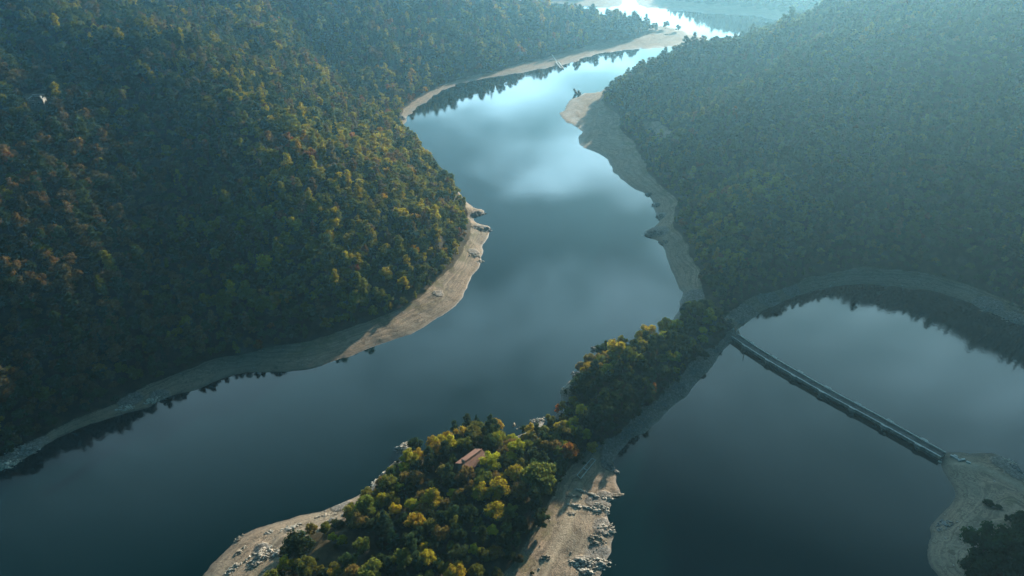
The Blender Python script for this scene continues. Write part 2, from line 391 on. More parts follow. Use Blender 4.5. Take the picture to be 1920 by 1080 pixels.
# ------------------------------------------------------------------ ground
def ground_material():
    m = bpy.data.materials.new('lakeside_ground'); t = NT(m)
    pos = t.n('ShaderNodeNewGeometry').outputs['Position']
    nrm = t.n('ShaderNodeNewGeometry').outputs['Normal']
    sx = t.n('ShaderNodeSeparateXYZ'); t.l(pos, sx.inputs[0]); z = sx.outputs[2]
    big = t.noise(pos, .035, 5, .6); mid = t.noise(pos, .22, 6, .62); fine = t.noise(pos, 1.6, 6, .68); grit = t.noise(pos, 6.0, 4, .7)
    # strand lines follow the height of the falling water
    zz = t.math('ADD', z, t.math('MULTIPLY', big, 1.6))
    zz = t.math('ADD', zz, t.math('MULTIPLY', mid, .35))
    zz = t.math('ADD', zz, t.math('MULTIPLY', fine, .16))
    comb = t.n('ShaderNodeCombineXYZ'); t.l(t.math('MULTIPLY', zz, 2.9), comb.inputs[2])
    comb.inputs[0].default_value = 3.0
    line = t.noise(comb.outputs[0], 1.0, 5, .75)
    comb2 = t.n('ShaderNodeCombineXYZ'); t.l(t.math('MULTIPLY', zz, 0.9), comb2.inputs[2])
    band = t.noise(comb2.outputs[0], 1.0, 3, .6)
    sand = t.ramp(band, [(.3, (.23,.175,.125)), (.5, (.36,.27,.19)), (.68, (.47,.345,.24))])
    sand = t.mix(t.remap(line, .47, .53, 0, .65), sand, (.12,.095,.07))
    sand = t.mix(t.remap(line, .57, .62, 0, .9), sand, (.56,.48,.38))
    sand = t.mix(t.remap(big, .45, .62, 0, .55), sand, (.235,.215,.165))
    # sparse grass on the upper flat
    grass = t.math('MULTIPLY', t.remap(z, 1.6, 3.2), t.remap(t.noise(pos, .11, 6, .7, .4), .47, .58))
    sand = t.mix(t.math('MULTIPLY', grass, .72), sand, (.12,.115,.04))
    stones = t.remap(grit, .60, .68, 0, .7)
    ring = t.math('SINE', t.math('MULTIPLY', zz, 11.0)); ringm = t.math('MULTIPLY', t.remap(ring, .45, .95, 0, .5), t.remap(t.noise(pos, .3, 4, .6), .38, .55))
    sand = t.mix(ringm, sand, (.13,.10,.075))
    debris = t.remap(t.noise(pos, .55, 8, .75, 1.2), .50, .57, 0, .85)
    sand = t.mix(t.math('MULTIPLY', debris, t.remap(mid, .38, .55)), sand, (.13,.10,.07))
    sand = t.mix(t.math('MULTIPLY', stones, t.remap(mid, .45, .6)), sand, (.50,.46,.40))
    speck = t.remap(fine, .30, .40, .75, 0)
    sand = t.mix(speck, sand, (.10,.085,.065))
    wet = t.remap(z, .05, .45, 1, 0)
    sand = t.mix(t.math('MULTIPLY', wet, .6), sand, (.06,.052,.042))
    # wheel tracks
    sand = t.mix(t.math('MULTIPLY', t.attr('track'), .6), sand, (.45,.38,.28))
    # bare rock
    vor = t.n('ShaderNodeTexVoronoi', Scale=.55); vor.feature = 'F1'; t.l(pos, vor.inputs['Vector'])
    rock = t.ramp(t.noise(pos, 1.1, 8, .75, .6), [(.3, (.07,.065,.055)), (.48, (.19,.17,.145)), (.6, (.30,.28,.25)), (.72, (.48,.45,.41))])
    rk = t.remap(t.math('MULTIPLY', t.attr('rock'), t.math('ADD', t.noise(pos, .5, 6, .7), .45)), .3, .62)
    col = t.mix(rk, sand, rock)
    # forest floor: leaf litter and scrub
    fl = t.ramp(mid, [(.3, (.020,.020,.011)), (.5, (.045,.036,.018)), (.62, (.075,.058,.028)), (.75, (.045,.055,.020))])
    ve = t.math('ADD', t.attr('veg'), t.math('MULTIPLY', t.math('SUBTRACT', fine, .5), .9))
    col = t.mix(t.remap(ve, .35, .65), col, fl)
    # steep faces show grey rock even under the trees
    ns = t.n('ShaderNodeSeparateXYZ'); t.l(nrm, ns.inputs[0])
    col = t.mix(t.remap(ns.outputs[2], .60, .40), col, rock)
    b = t.n('ShaderNodeBsdfPrincipled'); b.inputs['Specular IOR Level'].default_value = .15; t.l(col, b.inputs['Base Color'])
    t.l(t.remap(z, .05, .5, .45, .95), b.inputs['Roughness'])
    h = t.math('ADD', t.math('MULTIPLY', fine, 1.0), t.math('MULTIPLY', grit, .35))
    h = t.math('ADD', h, t.math('MULTIPLY', line, .9))
    h = t.math('ADD', h, t.math('MULTIPLY', t.math('MULTIPLY', rk, t.noise(pos, 1.3, 6, .75)), 3.0))
    bp = t.n('ShaderNodeBump', Strength=.8, Distance=.45); t.l(h, bp.inputs['Height']); t.l(bp.outputs[0], b.inputs['Normal'])
    o = t.n('ShaderNodeOutputMaterial'); t.l(b.outputs[0], o.inputs[0]); return m

nx, ny = X.shape
me = bpy.data.meshes.new('ground')
co = np.stack([X, Y, Z], -1).reshape(-1, 3)
idx = np.arange(nx*ny).reshape(nx, ny)
fc = np.stack([idx[:-1,:-1], idx[1:,:-1], idx[1:,1:], idx[:-1,1:]], -1).reshape(-1, 4)
me.vertices.add(len(co)); me.vertices.foreach_set('co', co.astype(np.float32).ravel())
me.loops.add(fc.size); me.loops.foreach_set('vertex_index', fc.astype(np.int32).ravel())
me.polygons.add(len(fc)); me.polygons.foreach_set('loop_start', np.arange(0, fc.size, 4, dtype=np.int32))
me.polygons.foreach_set('loop_total', np.full(len(fc), 4, np.int32)); me.update(); me.validate()
me.polygons.foreach_set('use_smooth', np.ones(len(me.polygons), bool))
add_attr(me, 'veg', veg); add_attr(me, 'rock', rockm*(ds > -.5)); add_attr(me, 'track', trk)
me.materials.append(ground_material())
ground = link(bpy.data.objects.new('ground', me)); tag(ground, kind='structure')

# ------------------------------------------------------------------ water
m = bpy.data.materials.new('lake_water'); t = NT(m)
pos = t.n('ShaderNodeNewGeometry').outputs['Position']
b = t.n('ShaderNodeBsdfPrincipled', Roughness=.03, IOR=1.33)
b.inputs['Base Color'].default_value = (.0008, .0100, .0120, 1)
patch = t.noise(pos, .012, 4, .6)
t.l(t.remap(patch, .4, .65, .025, .075), b.inputs['Roughness'])
mp = t.n('ShaderNodeMapping'); mp.inputs['Scale'].default_value = (1, .55, 1); t.l(pos, mp.inputs[0])
hgt = t.math('ADD', t.noise(mp.outputs[0], .9, 3, .6), t.math('MULTIPLY', t.noise(pos, .05, 2, .5), 1.5))
bp = t.n('ShaderNodeBump', Strength=.10, Distance=.10); t.l(hgt, bp.inputs['Height']); t.l(bp.outputs[0], b.inputs['Normal'])
o = t.n('ShaderNodeOutputMaterial'); t.l(b.outputs[0], o.inputs[0])
water = mesh_obj('water', [(-1100,30,0),(1300,30,0),(1300,1900,0),(-1100,1900,0)], [(0,1,2,3)], m); tag(water, kind='structure')

# ------------------------------------------------------------------ sky, sun, air
SUN_AZ, SUN_EL = R(29.5), R(14)
w = bpy.data.worlds.new('World'); scene.world = w; t = NT(w)
sky = t.n('ShaderNodeTexSky', _sky_type='NISHITA', _sun_disc=False, _sun_elevation=SUN_EL, _sun_rotation=SUN_AZ, _altitude=450.0, _air_density=1.0, _dust_density=2.2, _ozone_density=2.5)
tc = t.n('ShaderNodeTexCoord').outputs['Generated']
sep = t.n('ShaderNodeSeparateXYZ'); t.l(tc, sep.inputs[0])
zc = t.math('MAXIMUM', sep.outputs[2], .03)
cb = t.n('ShaderNodeCombineXYZ'); cb.inputs[2].default_value = 3.7; t.l(t.math('DIVIDE', sep.outputs[0], zc), cb.inputs[0]); t.l(t.math('DIVIDE', sep.outputs[1], zc), cb.inputs[1])
cl = t.noise(cb.outputs[0], 1.15, 6, .55, .3)
# thin bright cloud in the lower sky ahead, broken by blue; clearer and deeper blue overhead and behind
veil = t.math('MULTIPLY', t.remap(sep.outputs[1], .05, .75), t.remap(sep.outputs[2], .72, .40))
cf = t.math('MULTIPLY', t.remap(cl, .42, .60, .20, 1.0), veil)
cf = t.math('MULTIPLY', cf, t.remap(sep.outputs[2], .0, .10, .5, 1))
cf = t.math('MAXIMUM', cf, t.math('MULTIPLY', t.remap(sep.outputs[2], .26, .13, 0, .9), t.remap(sep.outputs[1], .05, .5)))
skyc = t.mix(1.0, sky.outputs[0], (.10, .50, .51), 'MULTIPLY')
cloudc = t.mix(1.0, t.mix(.15, (11.0, 18.0, 20.6), sky.outputs[0]), (2.3, 2.45, 2.6), 'MULTIPLY')
cc = t.mix(cf, skyc, cloudc)
bg = t.n('ShaderNodeBackground', Strength=.05); t.l(cc, bg.inputs[0])
o = t.n('ShaderNodeOutputWorld'); t.l(bg.outputs[0], o.inputs[0])

sd = bpy.data.lights.new('sun', 'SUN'); sd.energy = 5; sd.angle = R(.6); sd.color = (1.0, .86, .68)
sun = link(bpy.data.objects.new('sun', sd))
sdir = Vector((math.sin(SUN_AZ)*math.cos(SUN_EL), math.cos(SUN_AZ)*math.cos(SUN_EL), math.sin(SUN_EL)))
sun.rotation_euler = (-sdir).to_track_quat('-Z', 'Y').to_euler(); sun.location = sdir*900

if True:
    m = bpy.data.materials.new('air'); t = NT(m)
    v = t.n('ShaderNodeVolumePrincipled', Density=.00015, Anisotropy=.70)
    v.inputs['Color'].default_value = (.34, .745, .97, 1)
    o = t.n('ShaderNodeOutputMaterial'); t.l(v.outputs[0], o.inputs['Volume'])
    hz = MB(); zt = max(float(Z.max())+14, CAM_H+4); hz.box((100, 935, (zt-9)/2), (2460, 1960, zt+9))
    hz = hz.build('haze', m); tag(hz, kind='stuff')

# ------------------------------------------------------------------ camera
cd = bpy.data.cameras.new('camera'); cam = link(bpy.data.objects.new('camera', cd)); cam.location = (0, 0, CAM_H)
cam.rotation_euler = (R(90)-PITCH, 0, 0); cd.sensor_width = 36; cd.lens = 36*FPX/1920; cd.clip_start = .5; cd.clip_end = 6000
scene.camera = cam
scene.view_settings.view_transform = 'Standard'; scene.view_settings.look = 'None'; scene.view_settings.gamma = 1
scene.view_settings.exposure = 1.4
scene.render.engine = 'CYCLES'; cy_ = scene.cycles
cy_.use_denoising = True
try: cy_.denoiser = 'OPENIMAGEDENOISE'
except Exception: pass
cy_.max_bounces = 5; cy_.diffuse_bounces = 2; cy_.glossy_bounces = 2; cy_.transmission_bounces = 3; cy_.volume_bounces = 0; cy_.transparent_max_bounces = 6
cy_.caustics_reflective = False; cy_.caustics_refractive = False
# ------------------------------------------------------------------ foliage and bark
def foliage_material(name, individual):
    m = bpy.data.materials.new(name); t = NT(m)
    pos = t.n('ShaderNodeNewGeometry').outputs['Position']
    oi = t.n('ShaderNodeObjectInfo')
    if individual: base = oi.outputs['Color']
    else:
        base = t.attr('tint', 'INSTANCER', 'Color')
    n = t.noise(pos, .9, 5, .7)
    hs = t.n('ShaderNodeHueSaturation'); t.l(base, hs.inputs['Color'])
    leafr = t.attr('leaf')
    t.l(t.math('ADD', .475, t.math('MULTIPLY', leafr, .05)), hs.inputs['Hue'])
    t.l(t.math('ADD', t.remap(n, .3, .7, .75, 1.2), t.math('MULTIPLY', leafr, .35)), hs.inputs['Value'])
    d = t.n('ShaderNodeBsdfDiffuse', Roughness=.6); t.l(hs.outputs[0], d.inputs[0])
    tr = t.n('ShaderNodeBsdfTranslucent'); g = t.n('ShaderNodeGamma', Gamma=.85); t.l(hs.outputs[0], g.inputs[0]); t.l(g.outputs[0], tr.inputs[0])
    mx = t.n('ShaderNodeMixShader'); mx.inputs[0].default_value = .42; t.l(d.outputs[0], mx.inputs[1]); t.l(tr.outputs[0], mx.inputs[2])
    o = t.n('ShaderNodeOutputMaterial'); t.l(mx.outputs[0], o.inputs[0]); return m
M_LEAF = foliage_material('foliage', True); M_WOOD_LEAF = foliage_material('woodland_foliage', False)
M_BARK = simple_mat('bark', (.085, .065, .048), scale=3, var=.4)

def ico(sub):
    bm = bmesh.new(); bmesh.ops.create_icosphere(bm, subdivisions=sub, radius=1)
    v = np.array([x.co[:] for x in bm.verts]); f = [tuple(a.index for a in q.verts) for q in bm.faces]; bm.free(); return v, f
ICO2 = ico(2); ICO1 = ico(1)
def crown_data(seed, kind, leaves=900):
    """unit crown: width 1 (radius .5), base at z=0; dense leaf clumps over lumpy boughs"""
    r = np.random.default_rng(seed); V = []; F = []; L = []
    lumps = []
    if kind == 'round':
        hgt = r.uniform(.85, 1.1)
        lumps.append((0, 0, hgt*.45, .30))
        n = r.integers(11, 16)
        for i in range(n):
            a = i*2.4+r.uniform(-.4, .4); zf = r.uniform(.12, .92); rad = .36*math.sqrt(max(.05, 1-(2*zf-.85)**2))*r.uniform(.75, 1.15)
            lumps.append((rad*math.cos(a), rad*math.sin(a), zf*hgt*.82+.05, r.uniform(.13, .22)))
    elif kind == 'spread':
        hgt = .8
        lumps.append((0, 0, .32, .27))
        for i in range(17):
            a = i*2.4+r.uniform(-.4, .4); q = math.sqrt((i+.5)/17)
            lumps.append((.40*q*math.cos(a)*r.uniform(.85, 1.1), .40*q*math.sin(a), .52-.30*q*q+r.uniform(-.06, .08), r.uniform(.11, .18)))
    elif kind == 'oval':
        hgt = 1.5
        for i in range(13):
            zf = (i+.5)/13; a = i*2.4+r.uniform(-.5, .5); rad = .30*math.sqrt(max(.05, 1-(2*zf-.8)**2))*r.uniform(.3, 1)
            lumps.append((rad*math.cos(a), rad*math.sin(a), zf*hgt*.88+.1, r.uniform(.17, .25)*(1.05-zf*.4)))
    else:                                           # conifer
        hgt = 2.3
        for i in range(26):
            zf = i/26; a = i*2.4+r.uniform(-.4, .4); rad = .34*(1-zf)**.9*r.uniform(.55, 1.1)
            lumps.append((rad*math.cos(a), rad*math.sin(a), .12+zf*hgt*.93, .16*(1-zf*.8)+.02))
    bv, bf = ICO1
    for x, y, z, q in lumps:
        sc = np.array([q, q, q*r.uniform(.7, .95)])*.86
        vv = bv*(1+r.uniform(-.22, .22, (len(bv), 1)))*sc+np.array([x, y, z])
        k = len(V); V += vv.tolist(); F += [tuple(a+k for a in f) for f in bf]; L += [r.uniform(.0, .25)]*len(vv)
    tot = sum(q*q for *_, q in lumps)
    for x, y, z, q in lumps:
        n = int(leaves*q*q/tot)
        for _ in range(n):
            d = r.normal(size=3); d /= np.linalg.norm(d)
            if d[2] < -.55: continue
            c = np.array([x, y, z])+d*q*r.uniform(.82, 1.16)*np.array([1, 1, .88])
            nn = d+r.normal(size=3)*.33; nn /= np.linalg.norm(nn)
            u = np.cross(nn, r.normal(size=3)); u /= np.linalg.norm(u); v = np.cross(nn, u)
            s = r.uniform(.020, .042)*(1.15 if kind != 'conifer' else 1.5); s2 = s*r.uniform(.6, 1.0)
            k = len(V); V += [(c+u*s).tolist(), (c+v*s2+nn*s*.2).tolist(), (c-u*s).tolist(), (c-v*s2-nn*s*.2).tolist()]; F.append((k, k+1, k+2, k+3))
            L += [r.uniform(0, 1)]*4
    return V, F, L, hgt, lumps
def crown_mesh(seed, kind, mat, leaves):
    V, F, L, hgt, lumps = crown_data(seed, kind, leaves)
    me = bpy.data.meshes.new('crown'); me.from_pydata(V, [], F); me.materials.append(mat); add_attr(me, 'leaf', L); return me, hgt, lumps
def trunk_mesh(seed, hgt, lumps, lift):
    r = random.Random(seed); b = MB(); top = hgt*.62
    b.tube([(0, 0, -lift-.12), (.01, .005, -lift*.4), (.02*r.uniform(-1, 1), .02, top*.5), (0, .01, top)], [.045, .032, .022, .008], 7)
    for x, y, z, q in r.sample(lumps[1:], min(6, len(lumps)-1)):
        z0 = z*.35; b.tube([(0, 0, z0), (x*.45, y*.45, z0+(z-z0)*.6), (x*.9, y*.9, z)], [.016, .011, .004], 5)
    me = bpy.data.meshes.new('trunk'); me.from_pydata(b.v, [], b.f); me.materials.append(M_BARK); return me
LIFT = {'round': .22, 'spread': .2, 'oval': .2, 'conifer': .12}
KINDS = ['round']*4+['spread']*2+['oval']*2+['conifer']*2
PROTO = []
for i, k in enumerate(KINDS):
    cm, hgt, lumps = crown_mesh(100+i, k, M_LEAF, 1500); PROTO.append((k, cm, trunk_mesh(i, hgt, lumps, LIFT[k]), hgt))

# ------------------------------------------------------------------ the wood on the slopes (nobody could count it)
def hexgrid(x0, x1, y0, y1, s, jit):
    xs = []; ys = []
    rows = np.arange(y0, y1, s*.866)
    for j, yy in enumerate(rows):
        xx = np.arange(x0+(j % 2)*s/2, x1, s); xs.append(xx); ys.append(np.full(xx.shape, yy))
    x = np.concatenate(xs); y = np.concatenate(ys)
    return x+rng.uniform(-jit, jit, x.shape)*s, y+rng.uniform(-jit, jit, x.shape)*s
PX = []; PY = []; PS = []
for (x0, x1, y0, y1, s) in [(-520,60,150,620,4.25), (60,470,150,620,3.75), (-700,700,620,900,5.4), (-600,900,900,1330,7.5)]:
    x, y = hexgrid(x0, x1, y0, y1, s, .33); PX.append(x); PY.append(y); PS.append(np.full(x.shape, s))
fx, fy, fs = map(np.concatenate, (PX, PY, PS))
big = fbm(fx, fy, 70, 3, 200)
dtt = DT(fx, fy); keep = (dtt > rng.uniform(-.6, 2.0, fx.shape)) & (DTP(fx, fy) < -3) & (CLR(fx, fy) < .4)
# within a generous view wedge only
keep &= (np.abs(fx) < 60+fy*.95)
keep &= rng.random(fx.shape) > .10*sstep(.1, .6, fbm(fx, fy, 24, 3, 77))
# not among the corner trees of the near bank
keep &= ~((fx > 150) & (fy < 240) & (sdist(fx, fy, TREES[3]) > -6))
fx, fy, fs, dtt, big = fx[keep], fy[keep], fs[keep], dtt[keep], big[keep]
fz = H(fx, fy)
n = len(fx)
kind = rng.choice(len(KINDS), n, p=[.15,.15,.15,.15,.09,.09,.095,.095,.015,.015])
size = fs*rng.uniform(.9, 1.85, n)*(1+.18*fbm(fx, fy, 30, 2, 8))
size *= np.where(rng.random(n) < .07, 1.4, 1.0)
size *= .62+.38*sstep(0, 9, dtt)
iscon = kind >= 8; size = np.where(iscon, size*.72, size)
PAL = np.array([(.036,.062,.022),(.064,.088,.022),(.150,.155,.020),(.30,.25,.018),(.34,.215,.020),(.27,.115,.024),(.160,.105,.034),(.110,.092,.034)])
w_ = np.stack([1.3+0*fx, 1.3-.3*big, 1.0+.8*sstep(-.2,.6,big), .45+.9*sstep(0,.7,fbm(fx,fy,40,3,301)), .20+.55*sstep(.1,.7,fbm(fx,fy,35,3,302)),
   .06+.30*sstep(.2,.8,fbm(fx,fy,30,3,303)), .35+.5*sstep(-.1,.5,fbm(fx,fy,45,3,304)), .5+0*fx])
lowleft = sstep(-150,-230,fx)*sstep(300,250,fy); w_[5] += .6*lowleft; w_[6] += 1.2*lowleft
west = sstep(-120, -200, fx)*(fy < 620); w_[2:6] *= 1-.62*west; w_[4:6] *= 1-.8*sstep(-90, -160, fx); w_[6] *= 1-.4*west; nose = sstep(-150, -110, fx)*(fx < -10)*(fy > 300)*(fy < 620); w_[2] += 2.0*nose; w_[3] += 1.5*nose; east = sstep(90, 160, fx); w_[2:6] *= 1-.5*east  # nose: more yellow crowns for its sunlit look; fewer yellows on shaded slopes
kx, ky, _ = on_ground(1395, 378); knob = np.exp(-((fx-kx)/34)**2-((fy-ky)/20)**2); w_[3] += 5*knob; w_[4] += 2*knob  # golden crowns crowd the knob in place of its sunlit patch
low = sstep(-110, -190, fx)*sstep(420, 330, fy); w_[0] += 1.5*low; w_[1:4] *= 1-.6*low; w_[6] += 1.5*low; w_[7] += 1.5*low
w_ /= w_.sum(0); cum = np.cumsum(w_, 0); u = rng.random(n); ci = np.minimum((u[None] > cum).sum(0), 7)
tint = PAL[ci]*1.1*rng.uniform(.7, 1.3, (n, 1))*(1-.22*west[:, None])  # crowns on the shaded west slope toned darker as painted shade
eb = (sstep(90, 150, fx)*(1-knob))[:, None]; tint = tint*(1-.40*eb)+np.array([.040,.058,.024])*.35*eb  # right-hand crowns darkened and evened, shade and haze put into their colour
tint = np.where(iscon[:, None], np.array([.016,.034,.016])*rng.uniform(.8, 1.2, (n, 1)), tint)
# a few named spots: dark conifers on the point of the right-hand hill and trees on the far spit
ex = []
for (a, b, k, s) in [(1172,141,8,3.4),(1192,140,9,3.2),(1248,50,1,10),(1271,55,2,8),(1229,50,0,7),(1206,47,1,8),(1185,44,2,9)]:
    q = on_ground(a, b+4); ex.append((q[0], q[1], q[2], k, s))
ex = np.array(ex); fx = np.append(fx, ex[:,0]); fy = np.append(fy, ex[:,1]); fz = np.append(fz, ex[:,2]); kind = np.append(kind, ex[:,3].astype(int)); size = np.append(size, ex[:,4])
tint = np.vstack([tint, [(.02,.04,.02)]*2+[(.04,.05,.018)]*5])
n = len(fx)

wood_col = bpy.data.collections.new('woodland_tree_kinds')
for i, k in enumerate(KINDS):
    V, F, L, hgt, lumps = crown_data(300+i, k, 620 if k != 'conifer' else 700)
    b = MB(); b.v = [tuple(v) for v in V]; b.f = list(F); lv = len(V)
    b.tube([(0, 0, -LIFT[k]-.15), (0, 0, hgt*.5)], [.035, .015], 5)
    me = bpy.data.meshes.new('woodland_tree'); me.from_pydata(b.v, [], b.f); me.materials.append(M_WOOD_LEAF); me.materials.append(M_BARK)
    mi = np.zeros(len(b.f), np.int32); mi[len(F):] = 1; me.polygons.foreach_set('material_index', mi)
    add_attr(me, 'leaf', list(L)+[0]*(len(b.v)-lv))
    o = bpy.data.objects.new('woodland_kind_%02d' % i, me); wood_col.objects.link(o)

def scatter(name, x, y, z, kindi, sz, rot, tintc, coll, label):
    me = bpy.data.meshes.new(name); me.vertices.add(len(x))
    me.vertices.foreach_set('co', np.stack([x, y, z], -1).astype(np.float32).ravel())
    a = me.attributes.new('kind_index', 'INT', 'POINT'); a.data.foreach_set('value', np.asarray(kindi, np.int32))
    add_attr(me, 'size', sz); 
    a = me.attributes.new('turn', 'FLOAT_VECTOR', 'POINT'); a.data.foreach_set('vector', np.asarray(rot, np.float32).ravel())
    a = me.attributes.new('tint', 'FLOAT_COLOR', 'POINT'); a.data.foreach_set('color', np.hstack([tintc, np.ones((len(x), 1))]).astype(np.float32).ravel())
    o = link(bpy.data.objects.new(name, me))
    g = bpy.data.node_groups.new(name+'_nodes', 'GeometryNodeTree')
    g.interface.new_socket('Geometry', in_out='INPUT', socket_type='NodeSocketGeometry'); g.interface.new_socket('Geometry', in_out='OUTPUT', socket_type='NodeSocketGeometry')
    gi = g.nodes.new('NodeGroupInput'); go = g.nodes.new('NodeGroupOutput')
    ip = g.nodes.new('GeometryNodeInstanceOnPoints'); ci_ = g.nodes.new('GeometryNodeCollectionInfo')
    ci_.inputs['Collection'].default_value = coll; ci_.inputs['Separate Children'].default_value = True; ci_.inputs['Reset Children'].default_value = True
    ip.inputs['Pick Instance'].default_value = True
    def na(nm, dt_):
        q = g.nodes.new('GeometryNodeInputNamedAttribute'); q.data_type = dt_; q.inputs['Name'].default_value = nm; return q.outputs['Attribute']
    L_ = g.links.new
    L_(gi.outputs[0], ip.inputs['Points']); L_(ci_.outputs[0], ip.inputs['Instance']); L_(na('kind_index', 'INT'), ip.inputs['Instance Index'])
    L_(na('size', 'FLOAT'), ip.inputs['Scale']); L_(na('turn', 'FLOAT_VECTOR'), ip.inputs['Rotation']); L_(ip.outputs[0], go.inputs[0])
    md = o.modifiers.new('scatter', 'NODES'); md.node_group = g
    return tag(o, label, kind='stuff')
lift = np.array([LIFT[KINDS[k]] for k in kind])*size*.8
rot = np.stack([rng.normal(0, .05, n), rng.normal(0, .05, n), rng.uniform(0, 6.28, n)], -1)
print('woodland trees', n)
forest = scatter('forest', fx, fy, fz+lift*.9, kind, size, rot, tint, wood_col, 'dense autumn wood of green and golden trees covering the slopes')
# ------------------------------------------------------------------ the trees one can tell apart (peninsula and near bank)
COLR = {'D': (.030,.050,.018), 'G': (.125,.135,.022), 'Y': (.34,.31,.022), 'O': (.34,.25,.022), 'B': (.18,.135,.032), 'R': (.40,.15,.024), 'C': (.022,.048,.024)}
WORD = {'D': 'dark green', 'G': 'mid green', 'Y': 'yellow-green', 'O': 'golden orange', 'B': 'brownish olive', 'R': 'rust orange', 'C': 'bluish conifer'}
T5 = """1365,275,70,O 1450,245,60,O 1500,200,60,D 1385,320,80,O 1290,340,70,O 1330,345,60,O 1240,362,35,Y 1340,390,80,D 1270,480,90,B 1205,495,60,B 1165,470,25,G
1170,540,50,Y 1370,520,50,D 1490,375,50,G 1480,430,45,D 1490,575,60,Y 1240,550,60,D 1300,600,60,B 1370,610,110,O 1220,620,40,G 1145,680,60,Y 980,655,110,G 1040,590,60,B
1095,590,40,Y 1310,670,90,B 1440,640,80,B 1090,770,150,C 1000,770,70,D 1140,850,110,C 730,785,60,G 770,832,48,Y 830,852,56,Y 570,870,160,D 655,855,60,Y 640,790,60,B
490,1000,75,Y 605,1010,100,G 690,1030,60,G 780,1020,50,G 860,1000,90,D 950,890,80,G 1340,970,80,Y 1380,880,80,D 1480,900,60,G 1440,1030,60,G 1350,1050,50,Y 1400,1000,60,D
1000,1050,130,G 1250,930,90,D 1290,830,80,D 1500,700,80,D 1200,730,70,D"""
T6 = """30,290,90,O 110,250,70,O 40,345,80,O 160,205,90,C 240,160,70,D 300,140,70,C 355,170,50,Y 410,170,90,O 470,180,70,Y 420,245,85,Y 290,250,60,G 160,370,60,G 110,330,80,D
510,245,60,Y 530,300,95,Y 600,290,60,G 580,190,40,D 620,205,60,O 665,280,45,G 760,300,60,B 740,140,60,G 700,200,60,G 385,385,105,Y 460,390,80,D 225,468,105,B 335,495,105,G
450,470,60,Y 430,540,130,Y 530,440,110,Y 670,495,190,G 740,510,80,Y 620,570,110,D 720,600,100,D 640,650,110,D 150,575,60,Y 25,570,60,D 50,600,100,B 110,635,90,B 20,655,80,O
270,550,80,B 400,690,100,Y 460,705,70,Y 505,690,70,G 440,640,60,B 310,750,50,G 285,790,35,Y 390,810,60,Y 480,790,60,G 560,770,90,D 330,850,80,D 460,860,80,D 250,700,90,D
180,710,90,D 100,725,90,D 160,880,50,G 285,920,60,Y 340,935,70,G 60,850,100,D 20,960,60,Y 90,1030,70,G 20,1025,60,G 420,1050,60,B 480,930,70,D 530,870,70,D 600,810,50,G
680,730,80,D 560,690,80,D 700,400,70,D 800,420,70,D 640,350,70,D 560,370,60,D"""
T7 = """900,110,110,B 862,130,60,O 970,150,60,O 1003,190,60,Y 905,178,30,Y 955,195,45,Y 780,210,80,Y 940,252,50,Y 1000,250,40,O 937,302,60,Y 965,335,35,Y 868,330,60,O 705,235,90,O
640,235,80,Y 590,285,110,Y 535,300,55,Y 700,283,70,Y 748,292,50,G 508,320,50,G 430,300,60,Y 370,325,60,O 412,350,75,Y 455,350,60,Y 400,392,110,Y 325,420,60,O 280,445,65,B
220,450,70,B 168,490,65,B 300,490,45,O 412,462,40,Y 460,485,50,G 490,518,30,O 335,345,60,D 290,380,60,D 540,428,50,Y 680,440,60,G 722,430,60,Y 772,428,60,Y 752,475,50,Y
765,515,42,Y 812,482,30,Y 690,385,60,D 620,370,80,D 660,330,80,D 745,360,80,D 805,330,75,D 860,225,70,D 870,275,70,D 900,380,60,B 560,480,70,D 620,460,60,D 600,540,80,D
680,520,80,D 520,580,80,D 640,590,60,D 460,560,70,D 400,520,70,D 350,560,80,D 250,520,70,D 200,560,70,D 280,590,70,D 170,625,70,D 230,655,80,D 330,640,80,B 400,620,80,D
480,630,70,D 630,640,45,R 470,612,30,O 600,690,80,D 540,700,80,D 450,690,90,D 380,700,80,D 420,742,50,G 300,720,90,D 190,690,60,G 120,700,50,O 170,752,85,Y 260,748,70,Y
50,740,50,O 92,768,60,G 15,765,40,R 500,765,80,D 440,800,80,D 350,790,90,D 275,810,80,D 200,820,80,D 120,830,60,Y 60,820,50,G 80,865,70,Y 140,895,70,Y 20,870,60,Y
200,920,60,Y 170,945,60,G 240,1000,65,O 60,980,50,Y 100,1035,95,R 30,1035,60,G 250,870,80,D 330,860,80,D 255,935,60,D 950,420,50,D 1020,270,60,D 1050,230,60,B 820,400,80,D
740,560,60,D 700,600,50,D"""
T8 = """1050,965,115,D 1190,880,60,D 1110,1030,100,D 1030,1050,80,D 1180,960,100,D 1200,1050,100,D"""
cand = []
for txt, ox, oy, sc in ((T5,380,740,3.177),(T6,800,740,3.177),(T7,1040,540,3.375),(T8,1340,560,2.0776)):
    for it in txt.split():
        a, b, d, c = it.split(','); cand.append((ox+float(a)/sc, oy+float(b)/sc, float(d)/sc, c))
kindof = {'D': [0,1,2,3,6,7], 'G': [0,1,2,3,4], 'Y': [0,1,2,3,4,5], 'O': [0,1,2,3], 'B': [0,1,2,4], 'R': [1,3,6], 'C': [8,9]}
spots = []                                     # x, y, z, width, colour, proto, height factor
def add_spot(x, y, wd, c, force=False):
    if not force:
        for q in spots:
            if math.hypot(q[0]-x, q[1]-y) < .33*(q[3]+wd): return False
    hwr = random.uniform(.92, 1.15) if c != 'C' else random.uniform(.6, .72)
    spots.append((x, y, float(H(x, y)), wd, c, random.choice(kindof[c]) if wd < 9 or c == 'C' else random.choice([4,5,0]), hwr)); return True
CHX, CHY, CHZ = on_ground(886, 872)
